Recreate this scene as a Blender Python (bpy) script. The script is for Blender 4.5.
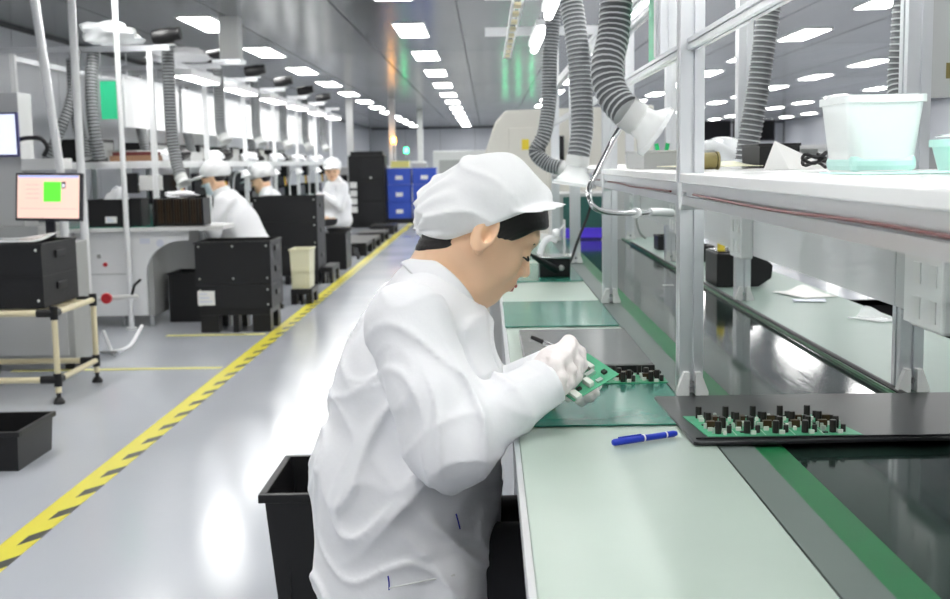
import bpy, math, random
import numpy as np
from mathutils import Vector, Matrix
random.seed(7)
for o in list(bpy.data.objects): bpy.data.objects.remove(o)
SC = bpy.context.scene
COL = SC.collection
# ------------------------------------------------------------------ camera
F = 1150.0; CAMH = 1.25; ROLL = math.radians(1.0)
_u, _v = 487-475, 299.5-162
_a = _u*math.cos(ROLL)+_v*math.sin(ROLL); _b = -_u*math.sin(ROLL)+_v*math.cos(ROLL)
YAW = math.atan2(_a, F); PIT = math.atan2(_b, math.hypot(F, _a))
FWD = Vector((-math.sin(YAW)*math.cos(PIT), math.cos(YAW)*math.cos(PIT), -math.sin(PIT)))
R0 = Vector((math.cos(YAW), math.sin(YAW), 0)); U0 = R0.cross(FWD)
RT = R0*math.cos(ROLL)-U0*math.sin(ROLL); UP = U0*math.cos(ROLL)+R0*math.sin(ROLL)
EYE = Vector((0, 0, CAMH))
cam_data = bpy.data.cameras.new('camera'); cam = bpy.data.objects.new('camera', cam_data); COL.objects.link(cam)
cam_data.sensor_width = 36; cam_data.lens = F/950*36; cam_data.clip_start = .02; cam_data.clip_end = 200
cam.matrix_world = Matrix(((RT.x, UP.x, -FWD.x, 0), (RT.y, UP.y, -FWD.y, 0), (RT.z, UP.z, -FWD.z, CAMH), (0, 0, 0, 1)))
cam_data.dof.use_dof = True; cam_data.dof.focus_distance = 2.0; cam_data.dof.aperture_fstop = 8.0
SC.camera = cam
def ray(px, py): return FWD + RT*((px-475)/F) - UP*((py-299.5)/F)
def W(px, py, y):
    d = ray(px, py); return EYE + d*(y/d.y)
def proj(p):
    d = Vector(p)-EYE; k = d.dot(FWD); return (475+F*d.dot(RT)/k, 299.5-F*d.dot(UP)/k)
# ------------------------------------------------------------------ world, exposure
wd = bpy.data.worlds.new('world'); SC.world = wd; wd.use_nodes = True
wd.node_tree.nodes['Background'].inputs[0].default_value = (.8, .88, 1, 1)
wd.node_tree.nodes['Background'].inputs[1].default_value = .3
SC.view_settings.view_transform = 'Standard'; SC.view_settings.look = 'None'
SC.view_settings.exposure = 0.56; SC.view_settings.gamma = 1; SC.view_settings.use_curve_mapping = False
CEIL_LIGHT = 15.0; BENCH_LIGHT = 11.0
# ------------------------------------------------------------------ materials
MATS = {}
def mat(name, col, rough=.5, metal=0., spec=.5, noise=0., nscale=8., bump=0., bscale=60., emit=0., alpha=1., trans=0., sheen=0., rvar=0., sss=0., stretch=None, coat=0., ior=1.45):
    m = bpy.data.materials.new(name); m.use_nodes = True; MATS[name] = m
    nt = m.node_tree; b = nt.nodes['Principled BSDF']
    c = (*col, 1)
    b.inputs['Base Color'].default_value = c; b.inputs['Roughness'].default_value = rough
    b.inputs['Metallic'].default_value = metal; b.inputs['Specular IOR Level'].default_value = spec
    b.inputs['IOR'].default_value = ior
    b.inputs['Alpha'].default_value = alpha; b.inputs['Transmission Weight'].default_value = trans
    b.inputs['Sheen Weight'].default_value = sheen; b.inputs['Coat Weight'].default_value = coat
    if sss:
        b.inputs['Subsurface Weight'].default_value = sss; b.inputs['Subsurface Radius'].default_value = (.01, .004, .002); b.inputs['Subsurface Scale'].default_value = .5
    if emit: b.inputs['Emission Color'].default_value = c; b.inputs['Emission Strength'].default_value = emit
    tc = None
    if noise or bump or rvar:
        tc = nt.nodes.new('ShaderNodeTexCoord'); src = tc.outputs['Object']
        if stretch:
            mp = nt.nodes.new('ShaderNodeMapping'); mp.inputs['Scale'].default_value = stretch; nt.links.new(src, mp.inputs[0]); src = mp.outputs[0]
    if noise or rvar:
        n = nt.nodes.new('ShaderNodeTexNoise'); n.inputs['Scale'].default_value = nscale; n.inputs['Detail'].default_value = 4
        nt.links.new(src, n.inputs['Vector'])
    if noise:
        r = nt.nodes.new('ShaderNodeMix'); r.data_type = 'RGBA'
        r.inputs[6].default_value = tuple(max(0, x*(1-noise)) for x in col)+(1,); r.inputs[7].default_value = tuple(min(1, x*(1+noise)) for x in col)+(1,)
        nt.links.new(n.outputs['Fac'], r.inputs[0]); nt.links.new(r.outputs[2], b.inputs['Base Color'])
    if rvar:
        mr = nt.nodes.new('ShaderNodeMapRange'); mr.inputs[1].default_value = .15; mr.inputs[2].default_value = .85; mr.interpolation_type = 'SMOOTHSTEP'
        mr.inputs[3].default_value = max(0, rough-rvar); mr.inputs[4].default_value = rough+rvar
        nt.links.new(n.outputs['Fac'], mr.inputs[0]); nt.links.new(mr.outputs[0], b.inputs['Roughness'])
    if bump:
        n2 = nt.nodes.new('ShaderNodeTexNoise'); n2.inputs['Scale'].default_value = bscale; n2.inputs['Detail'].default_value = 3
        nt.links.new(src, n2.inputs['Vector'])
        bp = nt.nodes.new('ShaderNodeBump'); bp.inputs['Strength'].default_value = bump; bp.inputs['Distance'].default_value = .01
        nt.links.new(n2.outputs['Fac'], bp.inputs['Height']); nt.links.new(bp.outputs[0], b.inputs['Normal'])
    return m
mat('floor', (.50, .525, .57), .16, noise=.05, nscale=.8, rvar=.06, spec=.5)
mat('ceiling', (.17, .18, .19), .22, metal=.35, noise=.06, nscale=.5, stretch=(1, .2, 1), rvar=.07)
mat('seam', (.08, .085, .09), .7)
mat('wall', (.50, .52, .56), .3, noise=.05, nscale=.7)
mat('trim_dark', (.03, .03, .035), .5)
mat('white', (.86, .87, .88), .35)
mat('white_gloss', (.88, .89, .89), .2)
mat('offwhite', (.72, .73, .72), .4, noise=.04)
mat('alu', (.74, .76, .78), .32, metal=.75, rvar=.05, nscale=20)
mat('steel', (.6, .61, .62), .22, metal=.95)
mat('beige', (.70, .69, .63), .4, noise=.03)
mat('grey_paint', (.42, .43, .42), .4, noise=.05)
mat('grey_light', (.55, .56, .56), .45)
mat('panel_grey', (.88, .90, .90), .3, alpha=.6, noise=.04, nscale=3)
mat('black', (.008, .008, .009), .42, noise=.2)
mat('black_gloss', (.01, .01, .012), .15)
mat('black_mesh', (.010, .0105, .012), .5, bump=.25, bscale=140)
mat('esd', (.014, .014, .016), .3)
mat('esd_grey', (.10, .105, .11), .22, noise=.12, nscale=14, stretch=(1, 12, 1))
mat('worktop', (.42, .51, .45), .30, noise=.10, nscale=4, spec=.6)
mat('strip_grey', (.12, .15, .14), .4, noise=.08)
mat('strip_green', (.008, .16, .050), .3, noise=.08)
mat('belt', (.016, .032, .027), .08, noise=.25, nscale=12, stretch=(8, .6, 1), rvar=.03, spec=.45)
mat('green_mat', (.035, .21, .155), .17, noise=.1, nscale=6)
mat('pale_mat', (.24, .33, .29), .33, noise=.05)
mat('teal', (.05, .16, .14), .3)
mat('hose', (.10, .106, .112), .5); mat('hose_light', (.52, .54, .55), .4)
mat('clear', (.95, .97, .97), .2, alpha=.55)
mat('mint', (.60, .92, .85), .3)
mat('mint_white', (.93, .97, .96), .3)
mat('film', (.9, .93, .94), .2, alpha=.45)
mat('white_fabric', (.84, .85, .875), .8, sheen=.2, bump=.10, bscale=55)
mat('cap_fabric', (.87, .88, .89), .85, sheen=.2, bump=.08, bscale=60)
mat('glove', (.88, .82, .81), .7, bump=.12, bscale=160)
mat('skin', (.86, .57, .37), .45, sss=.08, noise=.05, nscale=30)
mat('lip', (.46, .16, .14), .4); mat('dark_hair', (.012, .010, .010), .38, bump=.2, bscale=120, stretch=(1, 1, 4))
mat('lash', (.01, .008, .008), .5)
mat('trouser', (.016, .016, .02), .8, noise=.2)
mat('mask', (.7, .8, .86), .8)
mat('cream', (.78, .70, .47), .35); mat('cream_bin', (.74, .72, .52), .45)
mat('yellow', (.85, .68, .06), .5); mat('yellow_pale', (.78, .74, .25), .4)
mat('pcb', (.05, .36, .18), .35, noise=.35, nscale=70); mat('pcb_bare', (.10, .42, .24), .4, noise=.2, nscale=60)
mat('component', (.02, .018, .016), .35); mat('brown_part', (.06, .035, .015), .4)
mat('tin', (.75, .76, .74), .3, metal=.8); mat('chip_white', (.8, .82, .76), .4)
mat('pen_blue', (.02, .05, .55), .3); mat('blue_crate', (.04, .10, .55), .45, noise=.08)
mat('blue_dark', (.01, .02, .14), .5); mat('purple', (.09, .05, .62), .4, emit=.25)
mat('green_card', (.04, .62, .30), .35); mat('green_bright', (.02, .65, .2), .4)
mat('red', (.6, .03, .04), .35); mat('redbrown', (.14, .03, .03), .5); mat('brown_box', (.30, .17, .10), .6)
mat('olive', (.22, .18, .06), .5); mat('paper', (.86, .86, .84), .7); mat('label_print', (.72, .75, .84), .6)
mat('light', (1, .99, .97), .5, emit=CEIL_LIGHT); mat('tube', (1, 1, .98), .5, emit=BENCH_LIGHT); mat('shelf_tube', (1, 1, .98), .5, emit=5.)
mat('amber_lamp', (1, .42, .05), .4, emit=14.); mat('green_lamp', (.05, 1, .35), .4, emit=10.)
mat('screen_pink', (1, .74, .62), .4, emit=.28); mat('screen_green', (.14, .9, .06), .4, emit=.35)
mat('screen_dark', (.03, .04, .03), .4); mat('screen_bar', (.35, .45, .85), .4, emit=.5)
mat('screen_white', (.75, .78, .9), .4, emit=.6); mat('bezel', (.012, .012, .018), .3); mat('bezel_blue', (.06, .06, .2), .4)
mat('stitch', (.02, .03, .35), .6); mat('chrome', (.75, .76, .77), .12, metal=1.)
def add_creases(m, scale, strength, dist, st=(1, 1, 1)):
    nt = m.node_tree; b = nt.nodes['Principled BSDF']; old = b.inputs['Normal'].links[0].from_node
    tc = nt.nodes.new('ShaderNodeTexCoord'); mp = nt.nodes.new('ShaderNodeMapping'); mp.inputs['Scale'].default_value = st; mp.inputs['Rotation'].default_value = (.3, .6, .2)
    n = nt.nodes.new('ShaderNodeTexNoise'); n.noise_type = 'RIDGED_MULTIFRACTAL'; n.inputs['Scale'].default_value = scale; n.inputs['Detail'].default_value = 1.5; n.inputs['Distortion'].default_value = .6
    bp = nt.nodes.new('ShaderNodeBump'); bp.inputs['Strength'].default_value = strength; bp.inputs['Distance'].default_value = dist
    nt.links.new(tc.outputs['Object'], mp.inputs[0]); nt.links.new(mp.outputs[0], n.inputs['Vector']); nt.links.new(n.outputs['Fac'], bp.inputs['Height'])
    nt.links.new(bp.outputs[0], old.inputs['Normal'])
mat('coat_fabric', (.84, .85, .875), .7, sheen=.15, bump=.06, bscale=70); add_creases(MATS['coat_fabric'], 5.5, .7, .020, (1, 1, .5))
add_creases(MATS['cap_fabric'], 7, .35, .010, (1, 1, 1.6))
def stripes():
    m = bpy.data.materials.new('hazard'); m.use_nodes = True; nt = m.node_tree; b = nt.nodes['Principled BSDF']; MATS['hazard'] = m
    tc = nt.nodes.new('ShaderNodeTexCoord'); sp = nt.nodes.new('ShaderNodeSeparateXYZ'); nt.links.new(tc.outputs['Object'], sp.inputs[0])
    def op(o, a, b_=None):
        n = nt.nodes.new('ShaderNodeMath'); n.operation = o
        for i, q in enumerate((a, b_)):
            if q is None: continue
            if isinstance(q, (int, float)): n.inputs[i].default_value = q
            else: nt.links.new(q, n.inputs[i])
        return n.outputs[0]
    s = op('FRACT', op('MULTIPLY', op('ADD', sp.outputs[1], op('MULTIPLY', sp.outputs[0], -1.6)), 3.6))
    k = op('MULTIPLY', op('LESS_THAN', s, .38), op('GREATER_THAN', sp.outputs[0], .004))
    mx = nt.nodes.new('ShaderNodeMix'); mx.data_type = 'RGBA'
    mx.inputs[6].default_value = (.80, .72, .07, 1); mx.inputs[7].default_value = (.05, .055, .05, 1)
    nt.links.new(k, mx.inputs[0]); nt.links.new(mx.outputs[2], b.inputs['Base Color']); b.inputs['Roughness'].default_value = .35
stripes()
# ------------------------------------------------------------------ builders
def tag(o, label=None, cat=None, group=None, kind=None):
    if label: o['label'] = label
    if cat: o['category'] = cat
    if group: o['group'] = group
    if kind: o['kind'] = kind
    return o
def thing(name, label, cat, loc=(0, 0, 0), rz=0, group=None):
    o = bpy.data.objects.new(name, None); COL.objects.link(o); o.location = loc; o.rotation_euler = (0, 0, rz); o.empty_display_size = .05
    return tag(o, label, cat, group)
def mkobj(name, me, m, parent=None):
    o = bpy.data.objects.new(name, me); COL.objects.link(o)
    if m is not None and not me.materials:
        for q in (m if isinstance(m, (list, tuple)) else [m]): me.materials.append(MATS[q])
    if parent is not None: o.parent = parent
    return o
def link(name, me, parent, loc=(0, 0, 0), rot=None):
    o = bpy.data.objects.new(name, me); COL.objects.link(o); o.parent = parent; o.location = loc
    if rot: o.rotation_euler = rot
    return o
def basis(d):
    d = Vector(d).normalized(); a = Vector((0, 0, 1)) if abs(d.z) < .9 else Vector((1, 0, 0))
    x = a.cross(d).normalized(); return x, d.cross(x), d
def catmull(pts, n=12):
    p = [Vector(q) for q in pts]; p = [p[0]*2-p[1]]+p+[p[-1]*2-p[-2]]; out = []
    for i in range(1, len(p)-2):
        a, b, c, d = p[i-1:i+3]
        for k in range(n):
            t = k/n; out.append(.5*((2*b)+(c-a)*t+(2*a-5*b+4*c-d)*t*t+(3*b-a-3*c+d)*t**3))
    out.append(p[-2]); return out
def resample(pts, step):
    out = [pts[0]]; acc = 0
    for a, b in zip(pts, pts[1:]):
        L = (b-a).length
        while acc+L >= step and L > 1e-9:
            t = (step-acc)/L; a = a+(b-a)*t; out.append(a); L = (b-a).length; acc = 0
        acc += L
    return out
class MB:
    def __init__(s): s.v = []; s.f = []; s.m = []; s.cm = 0
    def _add(s, vs, fs):
        n = len(s.v); s.v += [tuple(v) for v in vs]
        for f in fs: s.f.append(tuple(i+n for i in f)); s.m.append(s.cm)
        return s
    def box(s, x0, x1, y0, y1, z0, z1, T=None):
        vs = [Vector((x, y, z)) for z in (z0, z1) for y in (y0, y1) for x in (x0, x1)]
        if T is not None: vs = [T @ v for v in vs]
        return s._add(vs, [(0, 2, 3, 1), (4, 5, 7, 6), (0, 1, 5, 4), (2, 6, 7, 3), (0, 4, 6, 2), (1, 3, 7, 5)])
    def hexa(s, q):   # 8 corners: bottom 4 ccw, top 4 ccw
        return s._add(q, [(3, 2, 1, 0), (4, 5, 6, 7), (0, 1, 5, 4), (1, 2, 6, 5), (2, 3, 7, 6), (3, 0, 4, 7)])
    def prism(s, poly, a0, a1, ax='z', off=(0, 0, 0)):
        n = len(poly); ox, oy, oz = off
        def P(u, w, t): return {'z': (u+ox, w+oy, t+oz), 'y': (u+ox, t+oy, w+oz), 'x': (t+ox, u+oy, w+oz)}[ax]
        vs = [P(u, w, a0) for u, w in poly]+[P(u, w, a1) for u, w in poly]
        fs = [tuple(range(n))[::-1], tuple(range(n, 2*n))]+[(i, (i+1) % n, n+(i+1) % n, n+i) for i in range(n)]
        if ax == 'y': fs = [f[::-1] for f in fs]
        return s._add(vs, fs)
    def tube(s, pts, r, n=8, caps=True, mats=None):
        pts = [Vector(p) for p in pts]; N = len(pts)
        rs = r if isinstance(r, (list, tuple)) else [r]*N
        x, y, d = basis(pts[1]-pts[0]); vs = []
        for i, p in enumerate(pts):
            t = (pts[min(i+1, N-1)]-pts[max(i-1, 0)]).normalized()
            x = (x-t*x.dot(t)).normalized(); y = t.cross(x)
            for k in range(n):
                a = 2*math.pi*k/n; vs.append(p+(x*math.cos(a)+y*math.sin(a))*rs[i])
        base = len(s.v); s.v += [tuple(v) for v in vs]
        for i in range(N-1):
            for k in range(n):
                s.f.append((base+i*n+k, base+i*n+(k+1) % n, base+(i+1)*n+(k+1) % n, base+(i+1)*n+k)); s.m.append(mats[i] if mats else s.cm)
        if caps:
            s.f.append(tuple(base+k for k in range(n))[::-1]); s.m.append(mats[0] if mats else s.cm)
            s.f.append(tuple(base+(N-1)*n+k for k in range(n))); s.m.append(mats[-1] if mats else s.cm)
        return s
    def lathe(s, prof, o=(0, 0, 0), d=(0, 0, 1), n=16):
        x, y, d = basis(d); o = Vector(o); vs = []
        for r, t in prof:
            for k in range(n):
                a = 2*math.pi*k/n; vs.append(o+d*t+(x*math.cos(a)+y*math.sin(a))*max(r, 1e-5))
        fs = [(i*n+k, i*n+(k+1) % n, (i+1)*n+(k+1) % n, (i+1)*n+k) for i in range(len(prof)-1) for k in range(n)]
        return s._add(vs, fs)
    def grid(s, fn, nu, nv):
        vs = [fn(i/nu, j/nv) for j in range(nv+1) for i in range(nu+1)]
        return s._add(vs, [(j*(nu+1)+i, j*(nu+1)+i+1, (j+1)*(nu+1)+i+1, (j+1)*(nu+1)+i) for j in range(nv) for i in range(nu)])
    def mesh(s, name='m', smooth=None):
        me = bpy.data.meshes.new(name); me.from_pydata(s.v, [], s.f); me.polygons.foreach_set('material_index', s.m)
        if smooth is not None:
            me.polygons.foreach_set('use_smooth', [True]*len(me.polygons)); me.set_sharp_from_angle(angle=math.radians(smooth))
        me.update(); return me
    def build(s, name, m, parent=None, smooth=None, bevel=0, world=False):
        if world and parent is not None:
            L = parent.location; s.v = [(a-L.x, b-L.y, c-L.z) for a, b, c in s.v]
        o = mkobj(name, s.mesh(name, smooth), m, parent)
        if bevel:
            b = o.modifiers.new('bevel', 'BEVEL'); b.width = bevel; b.segments = 2; b.limit_method = 'ANGLE'
            for p in o.data.polygons: p.use_smooth = True
            o.data.set_sharp_from_angle(angle=math.radians(40)) if False else None
            b.harden_normals = False
            if smooth is None:
                for p in o.data.polygons: p.use_smooth = False
        return o
def B(*a): return MB().box(*a)
def profile(h=.0225, s=.004, dp=.008):   # T-slot aluminium section
    q = [(-h, -h), (-s, -h), (-s, -h+dp), (s, -h+dp), (s, -h), (h, -h), (h, -s), (h-dp, -s), (h-dp, s), (h, s), (h, h), (s, h), (s, h-dp), (-s, h-dp), (-s, h), (-h, h), (-h, s), (-h+dp, s), (-h+dp, -s), (-h, -s)]
    return q
PR = profile()
def struct(name, b, m, parent=None):
    o = b.build(name, m, parent); return tag(o, kind='structure') if parent is None else o
# ------------------------------------------------------------------ signed distance modelling
def smin(a, b, k):
    h = np.clip(.5+.5*(b-a)/k, 0, 1); return b*(1-h)+a*h-k*h*(1-h)
def smax(a, b, k): return -smin(-a, -b, k)
class Grid:
    def __init__(s, xs, ys, zs):
        s.xs, s.ys, s.zs = [np.asarray(q, np.float32) for q in (xs, ys, zs)]
        s.X = s.xs[:, None, None]; s.Y = s.ys[None, :, None]; s.Z = s.zs[None, None, :]
    def ell(s, c, r, R=None):
        dx, dy, dz = s.X-c[0], s.Y-c[1], s.Z-c[2]
        if R is not None: dx, dy, dz = [dx*R[i][0]+dy*R[i][1]+dz*R[i][2] for i in range(3)]
        q = np.sqrt((dx/r[0])**2+(dy/r[1])**2+(dz/r[2])**2); g = np.sqrt((dx/r[0]**2)**2+(dy/r[1]**2)**2+(dz/r[2]**2)**2)+1e-6
        return q*(q-1)/g
    def cone(s, a, b, ra, rb, sy=1.):
        ax, ay, az = a; bx, by, bz = b[0]-a[0], (b[1]-a[1])*sy, b[2]-a[2]; L = bx*bx+by*by+bz*bz+1e-9
        dx, dy, dz = s.X-ax, (s.Y-ay)*sy, s.Z-az
        t = np.clip((dx*bx+dy*by+dz*bz)/L, 0, 1)
        return np.sqrt((dx-t*bx)**2+(dy-t*by)**2+(dz-t*bz)**2)-(ra+(rb-ra)*t)
    def plane(s, p, n):
        n = Vector(n).normalized(); return (s.X-p[0])*n.x+(s.Y-p[1])*n.y+(s.Z-p[2])*n.z
    def chain(s, pts, rs, k=.03, sy=1.):
        d = None
        for i in range(len(pts)-1):
            e = s.cone(pts[i], pts[i+1], rs[i], rs[i+1], sy); d = e if d is None else smin(d, e, k)
        return d
    def mesh(s, D, name):
        D = np.ascontiguousarray(np.broadcast_to(D, (len(s.xs), len(s.ys), len(s.zs)))).astype(np.float32)
        I = D < 0; nx, ny, nz = D.shape
        c = np.zeros((nx-1, ny-1, nz-1), np.int8)
        for i in (0, 1):
            for j in (0, 1):
                for k in (0, 1): c += I[i:nx-1+i, j:ny-1+j, k:nz-1+k]
        act = (c > 0) & (c < 8); ijk = np.argwhere(act); idx = -np.ones(act.shape, np.int64); idx[act] = np.arange(len(ijk))
        S = np.zeros((len(ijk), 3)); C = np.zeros(len(ijk)); ax = (s.xs, s.ys, s.zs)
        for a in range(3):
            o1, o2 = [q for q in range(3) if q != a]
            for u in (0, 1):
                for w in (0, 1):
                    p = ijk.copy(); p[:, o1] += u; p[:, o2] += w; q = p.copy(); q[:, a] += 1
                    d0 = D[p[:, 0], p[:, 1], p[:, 2]]; d1 = D[q[:, 0], q[:, 1], q[:, 2]]; x = (d0 < 0) != (d1 < 0)
                    t = np.where(x, d0/np.where(x, d0-d1, 1), 0)
                    for e in range(3):
                        v = ax[e][p[:, e]]+(t*(ax[e][q[:, e]]-ax[e][p[:, e]]) if e == a else 0)
                        S[:, e] += np.where(x, v, 0)
                    C += x
        V = S/np.maximum(C, 1)[:, None]; Fs = []
        for a in range(3):
            o1, o2 = (a+1) % 3, (a+2) % 3
            sl = [slice(None)]*3; s2 = [slice(None)]*3; sl[a] = slice(0, -1); s2[a] = slice(1, None)
            x = I[tuple(sl)] != I[tuple(s2)]; e = np.argwhere(x)
            e = e[(e[:, o1] > 0) & (e[:, o2] > 0) & (e[:, o1] < D.shape[o1]-1) & (e[:, o2] < D.shape[o2]-1)]
            ins = I[e[:, 0], e[:, 1], e[:, 2]]; q = []
            for u, w in ((-1, -1), (0, -1), (0, 0), (-1, 0)):
                g = e.copy(); g[:, o1] += u; g[:, o2] += w; q.append(idx[g[:, 0], g[:, 1], g[:, 2]])
            q = np.stack(q, 1); q[~ins] = q[~ins][:, ::-1]; Fs.append(q)
        Q = np.concatenate(Fs); Q = Q[(Q >= 0).all(1)]
        me = bpy.data.meshes.new(name); me.vertices.add(len(V)); me.vertices.foreach_set('co', V.astype(np.float32).ravel())
        me.loops.add(Q.size); me.loops.foreach_set('vertex_index', Q.astype(np.int32).ravel())
        me.polygons.add(len(Q)); me.polygons.foreach_set('loop_start', np.arange(0, Q.size, 4, dtype=np.int32))
        me.polygons.foreach_set('use_smooth', np.ones(len(Q), bool)); me.update(calc_edges=True); me.validate()
        return me
def seg(*pp):   # coordinates with changing step: seg(a, step, b, step, c ...)
    out = []
    for i in range(0, len(pp)-2, 2):
        n = max(1, round((pp[i+2]-pp[i])/pp[i+1])); out += list(np.linspace(pp[i], pp[i+2], n, endpoint=False))
    return out+[pp[-1]]
def local_mesh(me, o):
    n = len(me.vertices); a = np.empty(n*3, np.float32); me.vertices.foreach_get('co', a); a = a.reshape(-1, 3)-np.array(o, np.float32)
    me.vertices.foreach_set('co', a.ravel()); me.update(); return me
# ================================================================== SETTING
XL, XR, YF, YB, HC = -4.6, 11.7, -4.0, 46.0, 2.64
struct('floor', B(XL-.2, XR+.2, YF-.2, YB+.2, -.1, 0), 'floor')
ceil = struct('ceiling', B(XL-.2, XR+.2, YF-.2, YB+.2, HC+.012, HC+.1), 'seam')
pw = 1.085; pl = 6.2
pm = B(0, pw-.014, 0, pl-.014, 0, .012).mesh('panel'); pm.materials.append(MATS['ceiling'])
nxp = int((XR-XL)/pw)+1
for i in range(nxp):
    for j in range(int((YB-YF)/pl)+1):
        link('panel', pm, ceil, (XL+.02+i*pw, YF+j*pl, HC))
wl = struct('wall_left', B(XL-.12, XL-.012, YF, YB, 0, HC), 'seam')
wpm = B(0, .012, 0, 1.17, 0, HC).mesh('panel'); wpm.materials.append(MATS['wall'])
for j in range(42): link('panel', wpm, wl, (XL-.012, YF+.01+j*1.18, 0))
wb = struct('wall_back', B(XL, XR, YB+.012, YB+.12, 0, HC), 'seam')
wpb = B(0, 1.37, 0, .012, 0, HC).mesh('panel'); wpb.materials.append(MATS['wall'])
for j in range(12): link('panel', wpb, wb, (XL+j*1.38, YB, 0))
wr = struct('wall_right', B(XR+.012, XR+.12, YF, YB, 0, HC), 'seam')
wpr = B(0, .012, 0, 2.36, 0, HC).mesh('panel'); wpr.materials.append(MATS['wall'])
for j in range(21): link('panel', wpr, wr, (XR, YF+.01+j*2.37, 0))
struct('wall_front', B(XL, XR, YF-.12, YF, 0, HC), 'wall')
struct('trim_1', B(XL, XL+.02, YF, YB, HC-.03, HC), 'trim_dark')
struct('trim_2', B(XL+.03, XR, YB-.03, YB, HC-.05, HC), 'trim_dark')
# flush ceiling lights
fr = MB()
for q in ((-.165, .165, -.62, -.60), (-.165, .165, .60, .62), (-.165, -.15, -.6, .6), (.15, .165, -.6, .6)): fr.box(*q, -.012, 0)
frm = fr.mesh('frame'); frm.materials.append(MATS['white'])
dfm = B(-.15, .15, -.6, .6, -.008, 0).mesh('diffuser'); dfm.materials.append(MATS['light'])
ROWS = [(-2.71, 'over the seated workers', 11.48), (-.77, 'over the aisle by the striped tape', 12.32), (1.4, 'over the hoses bench line', 12.0), (3.65, 'over the black monitors', 10.6), (5.8, 'in the third row off the right wall', 17.75), (8.2, 'in the second row off the right wall', 24.5), (10.5, 'in the row nearest the right wall', 23.5)]
ORD = ['first', 'second', 'third', 'fourth', 'fifth', 'sixth', 'seventh', 'eighth', 'ninth', 'tenth', 'eleventh', 'twelfth', 'thirteenth', 'fourteenth', 'fifteenth', 'sixteenth', 'seventeenth']
for rx, txt, yo in ROWS:
    ys_ = [yo+2.9*j for j in range(-6, 13) if (-3 if rx < 3 else 4) < yo+2.9*j < 45]
    for j, y in enumerate(ys_):
        t = thing('ceiling_light', 'flush ceiling light, '+ORD[len(ys_)-1-j]+' from the back wall '+txt, 'ceiling light', (rx, y, HC), 0, 'ceiling lights '+txt)
        link('frame', frm, t); link('diffuser', dfm, t)
# floor markings
hz = B(-.055, .055, 0, 24.5, 0, .002).build('hazard_tape', 'hazard'); hz.location = (-1.60, 1.2, 0); tag(hz, 'yellow and black striped hazard tape along the grey floor', 'floor tape')
for n_, (x0, x1, y0, y1, lb) in enumerate(((-3.0, -1.68, 7.05, 7.11, 'thin yellow floor line running from the trolley to the striped tape'), (-2.42, -1.68, 8.46, 8.53, 'short yellow floor mark in front of the first black box stack'))):
    tag(B(x0, x1, y0, y1, 0, .002).build('floor_line', 'yellow_pale'), lb, 'floor tape')
# ================================================================== RIGHT BENCH LINE
HB = .80; Y0, Y1 = -.55, 6.7
PY = [.75, 2.2, 3.65, 5.1, 6.55]; PXN, PXF = .385, .805
t = thing('workbench', 'long pale green worktop bench the person leans over', 'workbench', (.2, Y0, 0))
B(.045, .355, Y0, Y1, HB-.022, HB).build('worktop', 'worktop', t, world=True, bevel=.002)
B(.036, .0445, Y0, Y1, HB-.03, HB+.001).build('edge_trim', 'alu', t, world=True)
B(.06, .08, Y0, Y1, HB-.11, HB-.023).build('apron', 'black', t, world=True)
B(.30, .32, Y0, Y1, .12, HB-.023).build('back_board', 'black', t, world=True)
for y in PY: B(.07, .11, y-.02, y+.02, 0, HB-.023).build('leg', 'alu', t, world=True)
t = thing('conveyor', 'dark glossy belt conveyor with green side guide between two worktops', 'conveyor', (.57, Y0, 0))
B(.358, .412, Y0, Y1, HB-.06, HB-.001).build('side_rail', 'strip_grey', t, world=True)
B(.4125, .46, Y0, Y1, HB-.06, HB-.004).build('side_guide', 'strip_green', t, world=True)
B(.4605, .775, Y0, Y1, HB-.03, HB-.010).build('belt', 'belt', t, world=True)
B(.7755, .789, Y0, Y1, HB-.06, HB-.004).build('side_rail', 'strip_green', t, world=True)
B(.42, .77, Y0, Y1, HB-.16, HB-.061).build('bed', 'grey_paint', t, world=True)
for y in PY:
    for x in (.43, .74): B(x-.02, x+.02, y-.02, y+.02, 0, HB-.161).build('leg', 'alu', t, world=True)
t = thing('workbench', 'narrower pale worktop behind the dark conveyor belt under the socket panel', 'workbench', (.95, Y0, 0))
B(.7895, 1.13, Y0, Y1, HB-.022, HB).build('worktop', 'pale_mat', t, world=True, bevel=.002)
for y in PY: B(1.06, 1.10, y-.02, y+.02, 0, HB-.023).build('leg', 'alu', t, world=True)
cb = MB().tube(catmull([(.777+.002*math.sin(k*1.7), Y0+.3+k*.5, HB+.0025) for k in range(14)], 5), .005, 6).build('cable', 'black'); tag(cb, 'black cable lying along the edge of the worktop behind the belt', 'cable')
# gantry over the line
t = thing('gantry_frame', 'aluminium profile gantry with long white shelf over the conveyor', 'frame', (PXN, .8, HB))
G = t
def ext(name, ax, a0, a1, c, m='alu', par=None, poly=PR):
    off = {'z': (c[0], c[1], 0), 'y': (c[0], 0, c[1]), 'x': (0, c[0], c[1])}[ax]
    return MB().prism(poly, a0, a1, ax, off).build(name, m, par or G, world=True)
for y in PY:
    for x in (PXN, PXF):
        p = ext('post', 'z', HB+.002, 2.0, (x, y))
        b = MB()
        for sx in (-1, 1):
            b.prism([(sx*.006+x, HB+.001), (sx*.030+x, HB+.001), (sx*.030+x, HB+.008), (sx*.016+x, HB+.045), (sx*.006+x, HB+.045)], y-.040, y-.0226, 'y')
        b.build('foot_bracket', 'offwhite', G, world=True)
        MB().lathe([(0, 0), (.006, 0), (.006, .006), (0, .006)], (x, y-.0235, HB+.022), (0, -1, 0), 8).build('bolt', 'steel', G, world=True)
ZR = 1.1845
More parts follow.
